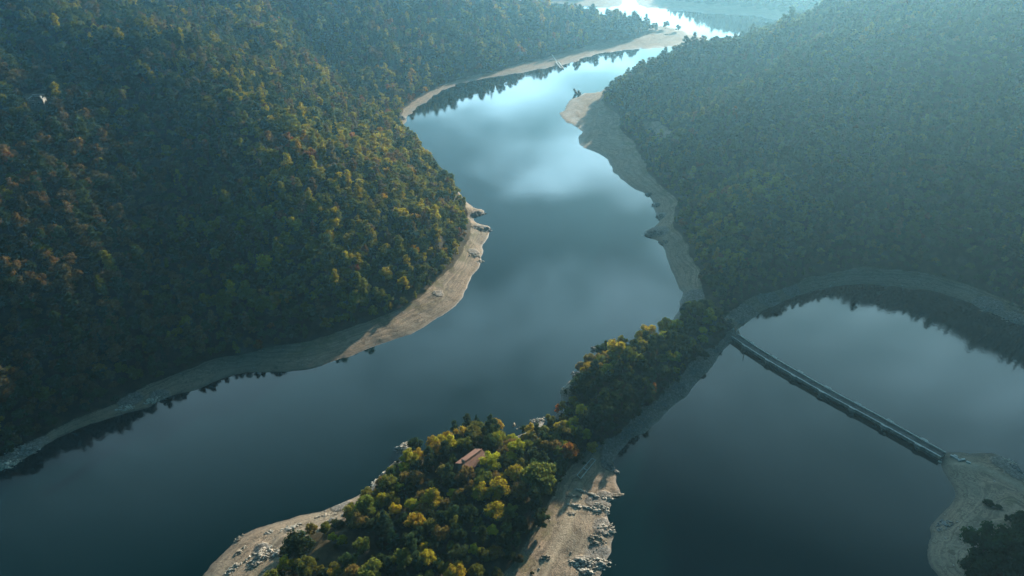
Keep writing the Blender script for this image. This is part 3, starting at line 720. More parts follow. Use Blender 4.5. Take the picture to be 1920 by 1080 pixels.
for px, py, d, c in cand:
    q = on_ground(px, py, 3.0); dist = math.sqrt(q[0]**2+q[1]**2+(CAM_H-q[2])**2); wd = d*1.10/FPX*dist
    if c == 'C': wd *= .8
    q = on_ground(px, py, min(7, .62*wd+1))
    if math.hypot(q[0]-CHX, q[1]-CHY) < 5.2: continue
    add_spot(q[0], q[1], wd, c)
nlist = len(spots)
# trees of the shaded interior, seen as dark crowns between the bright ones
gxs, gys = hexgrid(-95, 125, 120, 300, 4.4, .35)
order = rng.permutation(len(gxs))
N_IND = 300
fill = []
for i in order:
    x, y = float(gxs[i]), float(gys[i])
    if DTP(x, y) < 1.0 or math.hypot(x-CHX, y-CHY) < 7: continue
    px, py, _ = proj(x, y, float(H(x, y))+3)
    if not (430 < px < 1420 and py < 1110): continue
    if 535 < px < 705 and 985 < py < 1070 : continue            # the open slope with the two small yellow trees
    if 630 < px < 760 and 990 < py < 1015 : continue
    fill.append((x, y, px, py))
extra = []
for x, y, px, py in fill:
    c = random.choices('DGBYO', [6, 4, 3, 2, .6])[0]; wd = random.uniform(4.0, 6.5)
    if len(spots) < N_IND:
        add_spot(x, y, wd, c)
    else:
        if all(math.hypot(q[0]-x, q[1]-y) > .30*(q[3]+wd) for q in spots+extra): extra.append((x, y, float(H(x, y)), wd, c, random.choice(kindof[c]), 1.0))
print('individual trees', len(spots), 'listed', nlist, 'extra understorey', len(extra))

# landmarks for wording
def zone(px, py, x, y):
    if px > 1700: return 'on the bottom right bank'
    if px >= 1280: return 'on the knoll beside the bridge end'
    if px >= 1180: return 'on the ridge flank over the grey bank' if DTP(x, y) < 9 and py > 660+(1265-px)*.6 else 'on the high ridge below the knoll'
    if px >= 1110: return 'along the crag top in mid ridge' if py < 700 else 'on the shaded flank below the crag'
    if px >= 1040: return 'above the left cliff' if py < 745 else ('in the saddle below the crag' if py < 810 else 'by the pale rectangular frame')
    if px >= 960: return 'on the shore side of the saddle' if py < 830 else ('beside the big tree at the sand edge' if py < 940 else 'at the lower edge of the sand flat')
    if px >= 900: return 'on the water side behind the chapel' if py < 840 else ('right of the chapel' if py < 900 else ('in the wood below the chapel' if py < 980 else 'at the bottom edge below the chapel'))
    if px >= 840: return 'on the water side above the chapel' if py < 840 else ('just below the chapel' if py < 920 else ('in the wood left of the sand flat' if py < 1000 else 'at the bottom edge left of the sand flat'))
    if px >= 760: return 'near the white stony point' if py < 870 else ('left of the chapel in the wood' if py < 950 else 'at the bottom edge of the main wood')
    if px >= 670: return 'along the left shore of the wood' if py < 940 else ('around the tall dark conifers' if py < 1020 else 'at the bottom edge below the conifers')
    return 'around the bare slope' if py < 1040 else 'at the bottom beside the white rocks'
def size_word(wd): return 'big' if wd > 9.5 else ('small' if wd < 5.2 else 'medium')
recs = []
for s_ in spots:
    px, py, _ = proj(s_[0], s_[1], s_[2]+s_[3]*.6); recs.append((px, py, size_word(s_[3]), WORD[s_[4]], zone(px, py, s_[0], s_[1])))
groups = {}
for i, r_ in enumerate(recs): groups.setdefault((r_[2], r_[3], r_[4]), []).append(i)
ORD = ['leftmost', 'second from left', 'third from left', 'fourth from left', 'fifth from left', 'sixth from left', 'seventh from left', 'eighth from left', 'ninth from left', 'tenth from left', 'eleventh from left', 'twelfth from left']
labels = {}
for key, ids in groups.items():
    ids.sort(key=lambda i: recs[i][0]); sz, cw, zn = key
    tw = 'tree '
    for k, i in enumerate(ids):
        if len(ids) == 1: labels[i] = f'{sz} {cw} {tw}{zn}'.replace('tree tree', 'tree')
        elif len(ids) == 2: labels[i] = f"{sz} {cw} {tw}{zn}, {'left' if k == 0 else 'right'} of two"
        else: labels[i] = f"{sz} {cw} {tw}{zn}, {ORD[min(k, 11)] if k < len(ids)-1 else 'rightmost'}"
for i_, l_ in labels.items():
    if len(l_.split()) > 16: print('LONG', l_)
print('dup', len(labels)-len(set(labels.values())))
for i, (x, y, z, wd, c, pi, hw) in enumerate(spots):
    k, cm, tm, hgt = PROTO[pi]
    s = wd*1.02
    root = bpy.data.objects.new('conifer_tree' if c == 'C' else 'broadleaf_tree', None); COL.objects.link(root)
    root.location = (x, y, z); root.rotation_euler = (random.gauss(0, .04), random.gauss(0, .04), random.uniform(0, 6.28)); root.scale = (s, s, s*hw)
    tag(root, labels[i], 'tree', 'autumn trees on the bottom right bank' if x > 140 else 'autumn trees on the wooded peninsula')
    cr = bpy.data.objects.new('crown', cm); COL.objects.link(cr); cr.parent = root; cr.location = (0, 0, LIFT[k])
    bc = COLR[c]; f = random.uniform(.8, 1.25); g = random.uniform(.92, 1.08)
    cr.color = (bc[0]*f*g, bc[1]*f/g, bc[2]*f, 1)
    tr = bpy.data.objects.new('trunk', tm); COL.objects.link(tr); tr.parent = root; tr.location = (0, 0, LIFT[k])

# low scrub filling the gaps under them
sx_, sy_ = hexgrid(-130, 300, 110, 320, 2.2, .45)
dP = DTP(sx_, sy_); dAll = DT(sx_, sy_)
kp = (dP > -1.6) & (rng.random(len(sx_)) < .50-.35*sstep(0, 3, -dP)) & (np.hypot(sx_-CHX, sy_-CHY) > 7)
ppx, ppy, _ = proj(sx_, sy_, H(sx_, sy_)+.5)
kp &= ~((ppx > 545) & (ppx < 690) & (ppy > 990) & (ppy < 1070) & (rng.random(len(sx_)) < .93))
cornr = (sx_ > 140) & (dAll > -3) & (rng.random(len(sx_)) < .35); kp |= cornr
sx_, sy_ = sx_[kp], sy_[kp]; ns = len(sx_)
ex_ = np.array([(a[0], a[1]) for a in extra]) if extra else np.zeros((0, 2))
ux = np.append(sx_, ex_[:,0]); uy = np.append(sy_, ex_[:,1]); uz = H(ux, uy)
usz = np.append(rng.uniform(1.2, 3.0, ns), [a[3] for a in extra]); uk = np.append(rng.choice([0,1,2,3,4,5], ns), [a[5] for a in extra]).astype(int)
pal = np.array([(.028,.042,.014),(.045,.06,.018),(.075,.065,.022),(.12,.115,.022)])
ut = np.vstack([pal[rng.choice(4, ns, p=[.5,.3,.14,.06])]]+[np.array([COLR[a[4]]]) for a in extra])
scatter('undergrowth', ux, uy, uz+usz*.05, uk, usz, np.stack([0*ux, 0*ux, rng.uniform(0, 6.28, len(ux))], -1), ut, wood_col, 'low dark scrub growing between the peninsula trees')
# lone bushes on the bottom right flat
for px, py, wd, lab in [(1853,945,3.6,'low dark bush on the grey flat above the corner trees'),(1872,950,2.4,'small round bush right beside the low dark bush'),
                        (1095,868,1.6,'tiny shrub on the sand beside the pale rectangular frame'),(998,1075,1.3,'tiny green shrub on the lower sand flat')]:
    x, y, z = on_ground(px, py, .5); k, cm, tm, hgt = PROTO[random.choice([4,5])]
    root = empty('bush', (x, y, z), random.uniform(0, 6)); root.scale = (wd, wd, wd*.7); tag(root, lab, 'bush')
    cr = bpy.data.objects.new('crown', cm); COL.objects.link(cr); cr.parent = root; cr.color = (.035, .05, .018, 1)
# ------------------------------------------------------------------ materials of built things
M_STONE = simple_mat('weathered_stone', (.30, .285, .26), scale=.9, var=.35)
M_STONE_DARK = simple_mat('dark_masonry', (.11, .11, .10), scale=.7, var=.4)  # darker masonry for bridge walls, piers and the ruin floor
M_COPING = simple_mat('pale_coping', (.60, .59, .55), scale=1.4, var=.25)
M_ROAD = simple_mat('old_roadway', (.15, .145, .135), scale=.5, var=.3)
M_PLASTER = simple_mat('grey_render', (.36, .36, .33), scale=.8, var=.3)
M_DARK = simple_mat('dark_opening', (.02, .02, .022), var=.1)
M_WHITE = simple_mat('white_paint', (.75, .75, .73), scale=2, var=.12)
M_METAL = simple_mat('galvanised_steel', (.55, .58, .56), rough=.5, scale=2, var=.2)
M_WOOD = simple_mat('grey_planks', (.24, .21, .17), scale=2, var=.3)
M_IRON = simple_mat('dark_iron', (.05, .05, .05), rough=.6)
def roof_mat():
    m = bpy.data.materials.new('clay_tiles'); t = NT(m); oc = t.n('ShaderNodeTexCoord').outputs['Object']
    wv = t.n('ShaderNodeTexWave', Scale=1.6, Distortion=.3); wv.bands_direction = 'X'; t.l(oc, wv.inputs['Vector'])
    n1 = t.noise(oc, .9, 6, .65); n2 = t.noise(oc, 5, 3, .6)
    c = t.mix(t.remap(n1, .35, .65), (.17, .070, .042), (.26, .115, .07)); c = t.mix(t.remap(n2, .55, .7, 0, .5), c, (.17, .10, .07))
    b = t.n('ShaderNodeBsdfPrincipled', Roughness=.85); t.l(c, b.inputs['Base Color'])
    bp = t.n('ShaderNodeBump', Strength=.6, Distance=.06); t.l(wv.outputs['Fac'], bp.inputs['Height']); t.l(bp.outputs[0], b.inputs['Normal'])
    o = t.n('ShaderNodeOutputMaterial'); t.l(b.outputs[0], o.inputs[0]); return m
M_TILE = roof_mat()
def rock_mat():
    m = bpy.data.materials.new('pale_rock'); t = NT(m); pos = t.n('ShaderNodeNewGeometry').outputs['Position']
    oi = t.n('ShaderNodeObjectInfo')
    c = t.ramp(t.noise(pos, 1.3, 8, .72, .5), [(.3, (.13,.12,.11)), (.47, (.33,.31,.28)), (.6, (.50,.48,.44)), (.75, (.66,.64,.60))])
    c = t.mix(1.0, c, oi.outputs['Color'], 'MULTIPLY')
    b = t.n('ShaderNodeBsdfPrincipled', Roughness=.9); b.inputs['Specular IOR Level'].default_value = .2; t.l(c, b.inputs['Base Color'])
    bp = t.n('ShaderNodeBump', Strength=.7, Distance=.15); t.l(t.noise(pos, 3, 6, .7), bp.inputs['Height']); t.l(bp.outputs[0], b.inputs['Normal'])
    o = t.n('ShaderNodeOutputMaterial'); t.l(b.outputs[0], o.inputs[0]); return m
M_ROCK = rock_mat()

# ------------------------------------------------------------------ bridge
def bridge():
    zd = 1.4
    cen = [(1377.5,630.5),(1410,653),(1450,678),(1500,707),(1560,741),(1620,773),(1680,806),(1730,834),(1768,855)]
    pts = [Vector((*W(a, b, zd), zd)) for i, (a, b) in enumerate(cen)]
    # even stations along a smooth line
    def cr(p0, p1, p2, p3, t): return .5*((2*p1)+(p2-p0)*t+(2*p0-5*p1+4*p2-p3)*t*t+(3*p1-p0-3*p2+p3)*t**3)
    fine = []
    for i in range(len(pts)-1):
        p0 = pts[max(i-1, 0)]; p3 = pts[min(i+2, len(pts)-1)]
        for k in range(12): fine.append(cr(p0, pts[i], pts[i+1], p3, k/12))
    fine.append(pts[-1])
    L = [0]
    for a, b in zip(fine, fine[1:]): L.append(L[-1]+(b-a).length)
    tot = L[-1]
    def at(s):
        s = min(max(s, 0), tot); k = max(0, min(len(L)-2, int(np.searchsorted(L, s))-1)); f = (s-L[k])/(L[k+1]-L[k]); p = fine[k].lerp(fine[k+1], f)
        a, b = fine[max(k-3, 0)], fine[min(k+4, len(fine)-1)]; d = (b-a); d.z = 0; d.normalize(); return p, d, Vector((-d.y, d.x, 0))
    o0 = at(0)[0]; root = empty('stone_bridge', (o0.x, o0.y, 0)); tag(root, 'long narrow causeway bridge with pale parapets crossing the lake on the right', 'bridge')
    org = Vector((o0.x, o0.y, 0)); hw = 1.9; N = 90
    def strip(prof, s0=0, s1=None, n=N, closed=True):
        s1 = tot if s1 is None else s1; V = []; F = []; m = len(prof)
        for i in range(n+1):
            p, d, nn = at(s0+(s1-s0)*i/n)
            for a, h in prof: V.append(tuple(p-org+nn*a+Vector((0, 0, h))))
        for i in range(n):
            for j in range(m):
                a = i*m+j; b = i*m+(j+1) % m; F.append((a, a+m, b+m, b))
        F.append(tuple(range(m))); F.append(tuple(n*m+j for j in reversed(range(m)))); return V, F
    # spandrel walls with flat arches between seven piers
    npier = 7; sp = [tot*(.085+.83*k/(npier-1)) for k in range(npier)]
    V, F = strip([(-hw-.15, -.55), (hw+.15, -.55), (hw+.15, -.02), (-hw-.15, -.02)]); mesh_obj('deck', V, F, M_STONE, root)
    V, F = strip([(-hw+.25, 0), (hw-.25, 0), (hw-.25, .06), (-hw+.25, .06)]); mesh_obj('roadway', V, F, M_ROAD, root)
    for sgn in (-1, 1):
        w0, w1 = sorted((sgn*(hw-.22), sgn*(hw+.18)))
        V, F = strip([(w0, -.018), (w1, -.018), (w1, .62), (w0, .62)]); pw = mesh_obj('parapet', V, F, M_STONE, root)
        w0, w1 = sorted((sgn*(hw-.26), sgn*(hw+.22)))
        V, F = strip([(w0, .623), (w1, .623), (w1, .80), (w0, .80)]); mesh_obj('coping', V, F, M_COPING, pw)
        # wall below the deck: its lower edge rises into shallow arches
        V = []; F = []; n = 260
        for i in range(n+1):
            s = tot*i/n; p, d, nn = at(s); e = min(abs(s-q) for q in sp); half = (sp[1]-sp[0])/2
            if s < sp[0] or s > sp[-1]: low = -p.z-1.2
            else:
                u = min(1, e/half); low = -p.z-1.2 if e < 1.3 else -p.z-.4+1.1*math.sqrt(max(0, 1-(1-(e-1.3)/(half-1.3))**2))
            for a in sorted((sgn*(hw-.05), sgn*(hw+.12))):
                V.append(tuple(p-org+nn*a+Vector((0, 0, low)))); V.append(tuple(p-org+nn*a+Vector((0, 0, -.553))))
        for i in range(n):
            a = i*4; b = a+4
            F += [(a, b, b+1, a+1), (a+2, a+3, b+3, b+2), (a, a+2, b+2, b), (a+1, b+1, b+3, a+3)]
        mesh_obj('spandrel_wall', V, F, M_STONE_DARK, root)
    for s in sp:
        p, d, nn = at(s); q = p-org; b = MB(); hh = p.z-.55
        prof = [(-1.0, -hw-.25), (0, -hw-1.1), (1.0, -hw-.25), (1.0, hw+.25), (0, hw+1.1), (-1.0, hw+.25)]
        V = [tuple(q+d*a*f+nn*c*f2+Vector((0, 0, z-p.z))) for z, f, f2 in ((-3, 1.15, 1.05), (hh-.02, 1, 1)) for a, c in prof]
        b.add(V, [tuple(reversed(range(6))), tuple(range(6, 12))]+[(j, (j+1) % 6, 6+(j+1) % 6, 6+j) for j in range(6)])
        pr = b.build('pier', M_STONE_DARK, root)
        for sgn in (-1, 1):
            b = MB(); zb = 0
            V = [tuple(q+d*a+nn*sgn*c+Vector((0, 0, z))) for z in (-.55, .79) for a, c in ((-1.5, hw+.29), (1.5, hw+.29), (.8, hw+.75), (-.8, hw+.75))]
            f_ = [(0,1,2,3), (7,6,5,4), (0,4,5,1), (1,5,6,2), (2,6,7,3), (3,7,4,0)]
            b.add(V, f_); b.build('refuge', M_STONE, pr)
            b = MB(); V = [tuple(q+d*a+nn*sgn*c+Vector((0, 0, z))) for z in (.793, .90) for a, c in ((-1.65, hw+.24), (1.65, hw+.24), (.9, hw+.82), (-.9, hw+.82))]
            b.add(V, f_); b.build('refuge_cap', M_COPING, pr)
    # old mooring pole by the first pier
    x, y = W(1394, 668, 0); b = MB(); b.tube([(0,0,-2.5),(0,0,1.2),(.05,0,2.4)], [.16,.14,.12], 8); b.tube([(-.35,0,2.0),(.4,0,2.0)], .05, 5)
    o = b.build('mooring_pole', M_IRON); o.location = (x, y, 0); tag(o, 'thin dark pole standing in the water beside the upper bridge end', 'pole')
    return at, tot
at_b, tot_b = bridge()

# ------------------------------------------------------------------ chapel
def chapel():
    g0 = on_ground(861, 880)[:2]; g1 = on_ground(899, 853)[:2]
    ax = math.atan2(g1[1]-g0[1], g1[0]-g0[0])
    cx_, cy__ = W(884.5, 859, CHZ+5.0)
    Lh, Wh, eh, rh = 4.5, 2.7, 4.2, 5.6
    zg = float(min(H(cx_+a, cy__+b) for a in (-4, 0, 4) for b in (-4, 0, 4)))
    root = empty('chapel', (cx_, cy__, zg), ax); tag(root, 'small stone chapel with orange clay tile roof among the peninsula trees', 'chapel')
    eh += CHZ-zg; rh += CHZ-zg
    b = MB()
    V = [(-Lh,-Wh,-1),(Lh,-Wh,-1),(Lh,Wh,-1),(-Lh,Wh,-1),(-Lh,-Wh,eh),(Lh,-Wh,eh),(Lh,Wh,eh),(-Lh,Wh,eh),(-Lh,0,rh-.06),(Lh,0,rh-.06)]
    b.add(V, [(0,1,5,4),(2,3,7,6),(1,2,6,9,5),(3,0,4,8,7),(3,2,1,0)]); b.build('wall', M_PLASTER, root)
    # two roof slopes with thickness
    sl = math.atan2(rh-eh, Wh)
    for sgn in (-1, 1):
        o = .45; y1 = sgn*(Wh+o); z1 = eh-o*math.tan(sl); g = .012 if sgn > 0 else 0
        V = [(-Lh-o,0+g,rh),(Lh+o,0+g,rh),(Lh+o,y1,z1),(-Lh-o,y1,z1)]; V += [(a, c, d+.22) for a, c, d in V]
        mesh_obj('roof', V, [(0,1,2,3),(7,6,5,4),(0,4,5,1),(1,5,6,2),(2,6,7,3),(3,7,4,0)], M_TILE, root)
    MB().bar((-Lh-.5,0,rh+.27),(Lh+.5,0,rh+.27),.34,.16).build('ridge_tiles', M_TILE, root)
    # rounded apse at the far end
    V = []; n = 12; zt = eh-1.2
    for z, r_ in ((-1, 2.3), (zt, 2.3)):
        for i in range(n+1): a = -math.pi/2+math.pi*i/n; V.append((Lh-.02+r_*math.cos(a), r_*math.sin(a), z))
    ap = mesh_obj('apse', V, [(i, i+1, n+2+i, n+1+i) for i in range(n)], M_PLASTER, root)
    V = [(Lh+.01, 0, zt+1.3)]+[(Lh-.0+2.65*math.cos(-math.pi/2+math.pi*i/n), 2.65*math.sin(-math.pi/2+math.pi*i/n), zt-.1) for i in range(n+1)]
    mesh_obj('apse_roof', V, [(0, i+1, i+2) for i in range(n)], M_TILE, ap)
    dr = MB().box((-Lh-.03, 0, 1.1), (.12, 1.5, 2.3)).build('door', M_DARK, root)
    for x in (-2.7, 0.2, 2.9):
        for sgn in (-1, 1):
            fr = MB().box((x, sgn*(Wh+.02), eh-1.7), (.95, .10, 1.5)).build('window', M_STONE, root); MB().box((x, sgn*(Wh+.05), eh-1.7), (.6, .10, 1.15)).build('pane', M_DARK, fr)
    for x in (-4.0, -1.3, 1.6, 4.1):
        MB().box((x, -Wh-.3, eh*.4-.5), (.6, .6, eh*.8+1)).build('buttress', M_STONE, root)
    bc = MB(); bc.box((-Lh+.5, 0, rh+.9), (.5, 1.3, 1.4)); bc = bc.build('bell_gable', M_STONE, root); MB().box((-Lh+.5, 0, rh+1.68), (.65, 1.5, .14)).build('cap', M_TILE, bc)
chapel()

# ------------------------------------------------------------------ ruined house on the left slope
def ruin():
    x, y, z = on_ground(72, 192, 3.0)
    z = float(H(x, y))
    root = empty('ruined_house', (x, y, z+2.2), R(12)); root.scale = (.72,.72,.72); tag(root, 'pale roofless house with a white patch standing alone in the left-hand wood', 'house')
    Wd, Dp, h = 8.4, 6.6, 4.6; th = .45
    b = MB()
    b.box((-Wd/2, 0, h/2-1.5), (th, Dp, h+3)); b.box((0, -Dp/2, h/2-2.3), (Wd-th*2, th, h+1.4)); b.box((Wd/2, 0, h/2-1.7), (th, Dp, h+2.6)); b.box((0, Dp/2, h/2-1), (Wd-th*2, th, h+4))
    wl = b.build('wall', M_STONE, root)
    b = MB()
    for c, s in (((-Wd/2, 0, h+.06), (th+.06, Dp+.2, .12)), ((0, Dp/2, h+1.06), (Wd-th*2, th+.06, .12))): b.box(c, s)
    b.box((-Wd/4-.5, -Dp/2, h-1.55), (Wd/2-.5, th+.06, .1)); b.build('coping', M_COPING, wl)
    MB().box((0, 0, -.4), (Wd-.6, Dp-.6, .3)).build('floor', M_STONE_DARK, root)
    rf = MB(); rf.box((.5, 1.2, h+.25), (4.2, 2.6, .16), axes=Matrix.Rotation(R(-24), 3, 'X')); rf.build('sheet_roof', M_WHITE, root)
    MB().box((-2.6, 1.0, h-.3), (1.6, 2.4, .15), axes=Matrix.Rotation(R(-20), 3, 'X')).build('roof_remnant', M_TILE, root)
    for xx in (-2.2, 1.4):
        fr = MB().box((xx, -Dp/2-.24, 1.1), (1.3, .08, 1.5)).build('window', M_COPING, root); MB().box((xx, -Dp/2-.28, 1.1), (.9, .08, 1.1)).build('pane', M_DARK, fr)
    MB().box((Wd/2-.9, -Dp/2+.9, h+.4), (.8, .8, 1.8)).build('chimney', M_COPING, root)
    return x, y
RUX, RUY = ruin()

# ------------------------------------------------------------------ stranded frame, jetty, small boat
def frame():
    c = [on_ground(a, b) for a, b in ((1081.5,894),(1109.5,861),(1116.5,865),(1088.5,900))]
    o = empty('pontoon_frame', c[0]); tag(o, 'pale rectangular steel pontoon frame stranded on the grey sand near the wood', 'pontoon frame')
    q = [Vector(p)-Vector(c[0])+Vector((0, 0, .45)) for p in c]
    def rail(name, a, b_, w=.16): MB().bar(a, b_, w, .2).build(name, M_METAL, o)
    rail('long_rail', q[0], q[1]); rail('long_rail', q[3], q[2]); rail('end_rail', q[0]+Vector((0,0,.02)), q[3]+Vector((0,0,.02))); rail('end_rail', q[1]+Vector((0,0,.02)), q[2]+Vector((0,0,.02)))
    m0, m1 = q[0].lerp(q[1], .42), q[3].lerp(q[2], .42); rail('cross_rail', m0+Vector((0,0,.03)), m1+Vector((0,0,.03)), .26)
    for k in (.05, .35, .65, .95):
        for a, b_ in ((q[0], q[1]), (q[3], q[2])):
            p = a.lerp(b_, k); MB().tube([p-Vector((0,0,.75)), p-Vector((0,0,.1))], .07, 6).build('foot', M_METAL, o)
frame()
def jetty():
    a = Vector((*W(1045, 117, 1.0), 1.0)); b = Vector((*W(1057, 132, .5), .5)); d = (b-a).normalized(); nn = Vector((-d.y, d.x, 0)).normalized()
    o = empty('floating_jetty', (a.x, a.y, 0)); o.scale = (.8,.8,.8); tag(o, 'white twin-railed floating jetty reaching out from the far left bank', 'jetty'); og = Vector((a.x, a.y, 0))
    MB().bar(a-og, b-og, 2.8, .3).build('deck', M_WOOD, o)
    for s in (-1, 1):
        MB().bar(a-og+nn*1.9*s+Vector((0,0,.55)), b-og+nn*1.9*s+Vector((0,0,.55)), 1.0, .8).build('pontoon', M_WHITE, o)
    MB().box(tuple(b-og-nn*1.9+Vector((0,0,1.3))), (2.2, 2.0, 1.2)).build('locker', M_WHITE, o)
    g = Vector((*W(1032, 98, 5), 5.0)); MB().bar(g-og, a-og+Vector((0,0,.4)), 1.2, .2).build('gangway', M_METAL, o)
jetty()
# pale blocks closing the track at the right bridge end, and at the far end
blk = [(1785,857),(1791,857.5),(1793,862),(1799,865),(1805,864),(1815,868.5)]
bl = ['first pale block beyond the lower bridge end','second pale block beyond the lower bridge end','third pale block, at the elbow of the scattered row','fourth pale block in the row past the lower bridge end',
      'fifth pale block, upper one near the end of the row','last pale block, farthest from the lower bridge end']
base = None
for (px, py), lab in zip(blk, bl):
    x, y, z = on_ground(px, py)
    if base is None:
        bm = bmesh.new(); bmesh.ops.create_cube(bm, size=1); bmesh.ops.scale(bm, vec=(1.5, .8, .75), verts=bm.verts); bmesh.ops.bevel(bm, geom=bm.edges[:], offset=.08, segments=2, affect='EDGES')
        me_ = bpy.data.meshes.new('stone_block'); bm.to_mesh(me_); bm.free(); me_.materials.append(M_COPING); base = bpy.data.objects.new('stone_block', me_); o = base
    else: o = base.copy()
    COL.objects.link(o); o.location = (x, y, z+.3); o.rotation_euler = (0, 0, random.uniform(0, 3)); tag(o, lab, 'stone block', 'pale blocks closing the track')
def post_rail(name, pts, lab, h=1.1):
    q = [Vector(on_ground(*p)) for p in pts]; o = empty(name, q[0]); tag(o, lab, 'railing')
    for a in q: MB().box(tuple(a-q[0]+Vector((0,0,h/2))), (.22,.22,h+.4)).build('post', M_COPING, o)
    b = MB()
    for a, c in zip(q, q[1:]): b.bar(a-q[0]+Vector((0,0,h)), c-q[0]+Vector((0,0,h)), .2, .2)
    b.build('rail', M_COPING, o)
post_rail('railing', [(1385,620),(1380,626),(1381.5,628)], 'pale low rail at the right corner of the upper bridge end')
o = base.copy(); COL.objects.link(o); x, y, z = on_ground(1373,618); o.location = (x, y, z+.3); tag(o, 'single pale block on the track at the upper bridge end', 'stone block', 'pale blocks closing the track')
o = base.copy(); COL.objects.link(o); x, y, z = on_ground(1762,867); o.location = (x, y, z+.2); o.scale = (.8,.8,.8); tag(o, 'lone pale block below the lower bridge corner', 'stone block', 'pale blocks closing the track')

# ------------------------------------------------------------------ rocks
def hull_rock(r, s):
    bm = bmesh.new()
    for _ in range(16):
        v = Vector((r.gauss(0, 1), r.gauss(0, 1), r.gauss(0, 1))).normalized()*r.uniform(.75, 1); bm.verts.new((v.x*s[0], v.y*s[1], v.z*s[2]))
    bmesh.ops.convex_hull(bm, input=bm.verts); bmesh.ops.delete(bm, geom=[v for v in bm.verts if not v.link_faces], context='VERTS')
    bm.verts.index_update(); V = [v.co.copy() for v in bm.verts]; F = [tuple(v.index for v in f.verts) for f in bm.faces]; bm.free(); return V, F
def outcrop(px, py, rx, ry, n, lab, col=(1,1,1), hgt=1.0, rz=0.0, seed=0, smin=.22, smax=.95, name='rock_outcrop', cat='rocks'):
    r = random.Random(seed+int(px)); x0, y0, z0 = on_ground(px, py); b = MB()
    n = int(n*1.9) if py > 500 else n
    if py <= 500: smin, smax = .4, 1.3
    for i in range(n):
        a = r.uniform(0, 6.28); q = math.sqrt(r.random()); u, v = rx*q*math.cos(a), ry*q*math.sin(a)
        dx = u*math.cos(rz)-v*math.sin(rz); dy = u*math.sin(rz)+v*math.cos(rz)
        s = r.uniform(smin, smax)*(1.25-.7*q); V, F = hull_rock(r, (s*r.uniform(.8, 1.6), s*r.uniform(.6, 1.1), s*r.uniform(.5, .9)*hgt))
        M = Matrix.Rotation(rz+r.uniform(-.5, .5), 3, 'Z') @ Matrix.Rotation(r.uniform(-.35, .35), 3, 'X')
        g = float(max(H(x0+dx, y0+dy), -.4)); b.add([M@p+Vector((dx, dy, g-z0+s*.15*hgt)) for p in V], F)
    o = b.build(name, M_ROCK); o.location = (x0, y0, z0); o.color = (*col, 1); tag(o, lab, cat, 'rocks along the waterline'); return o
WH = (1.12,1.05,.95); GR = (.48,.51,.53); SD = (.72,.64,.54)
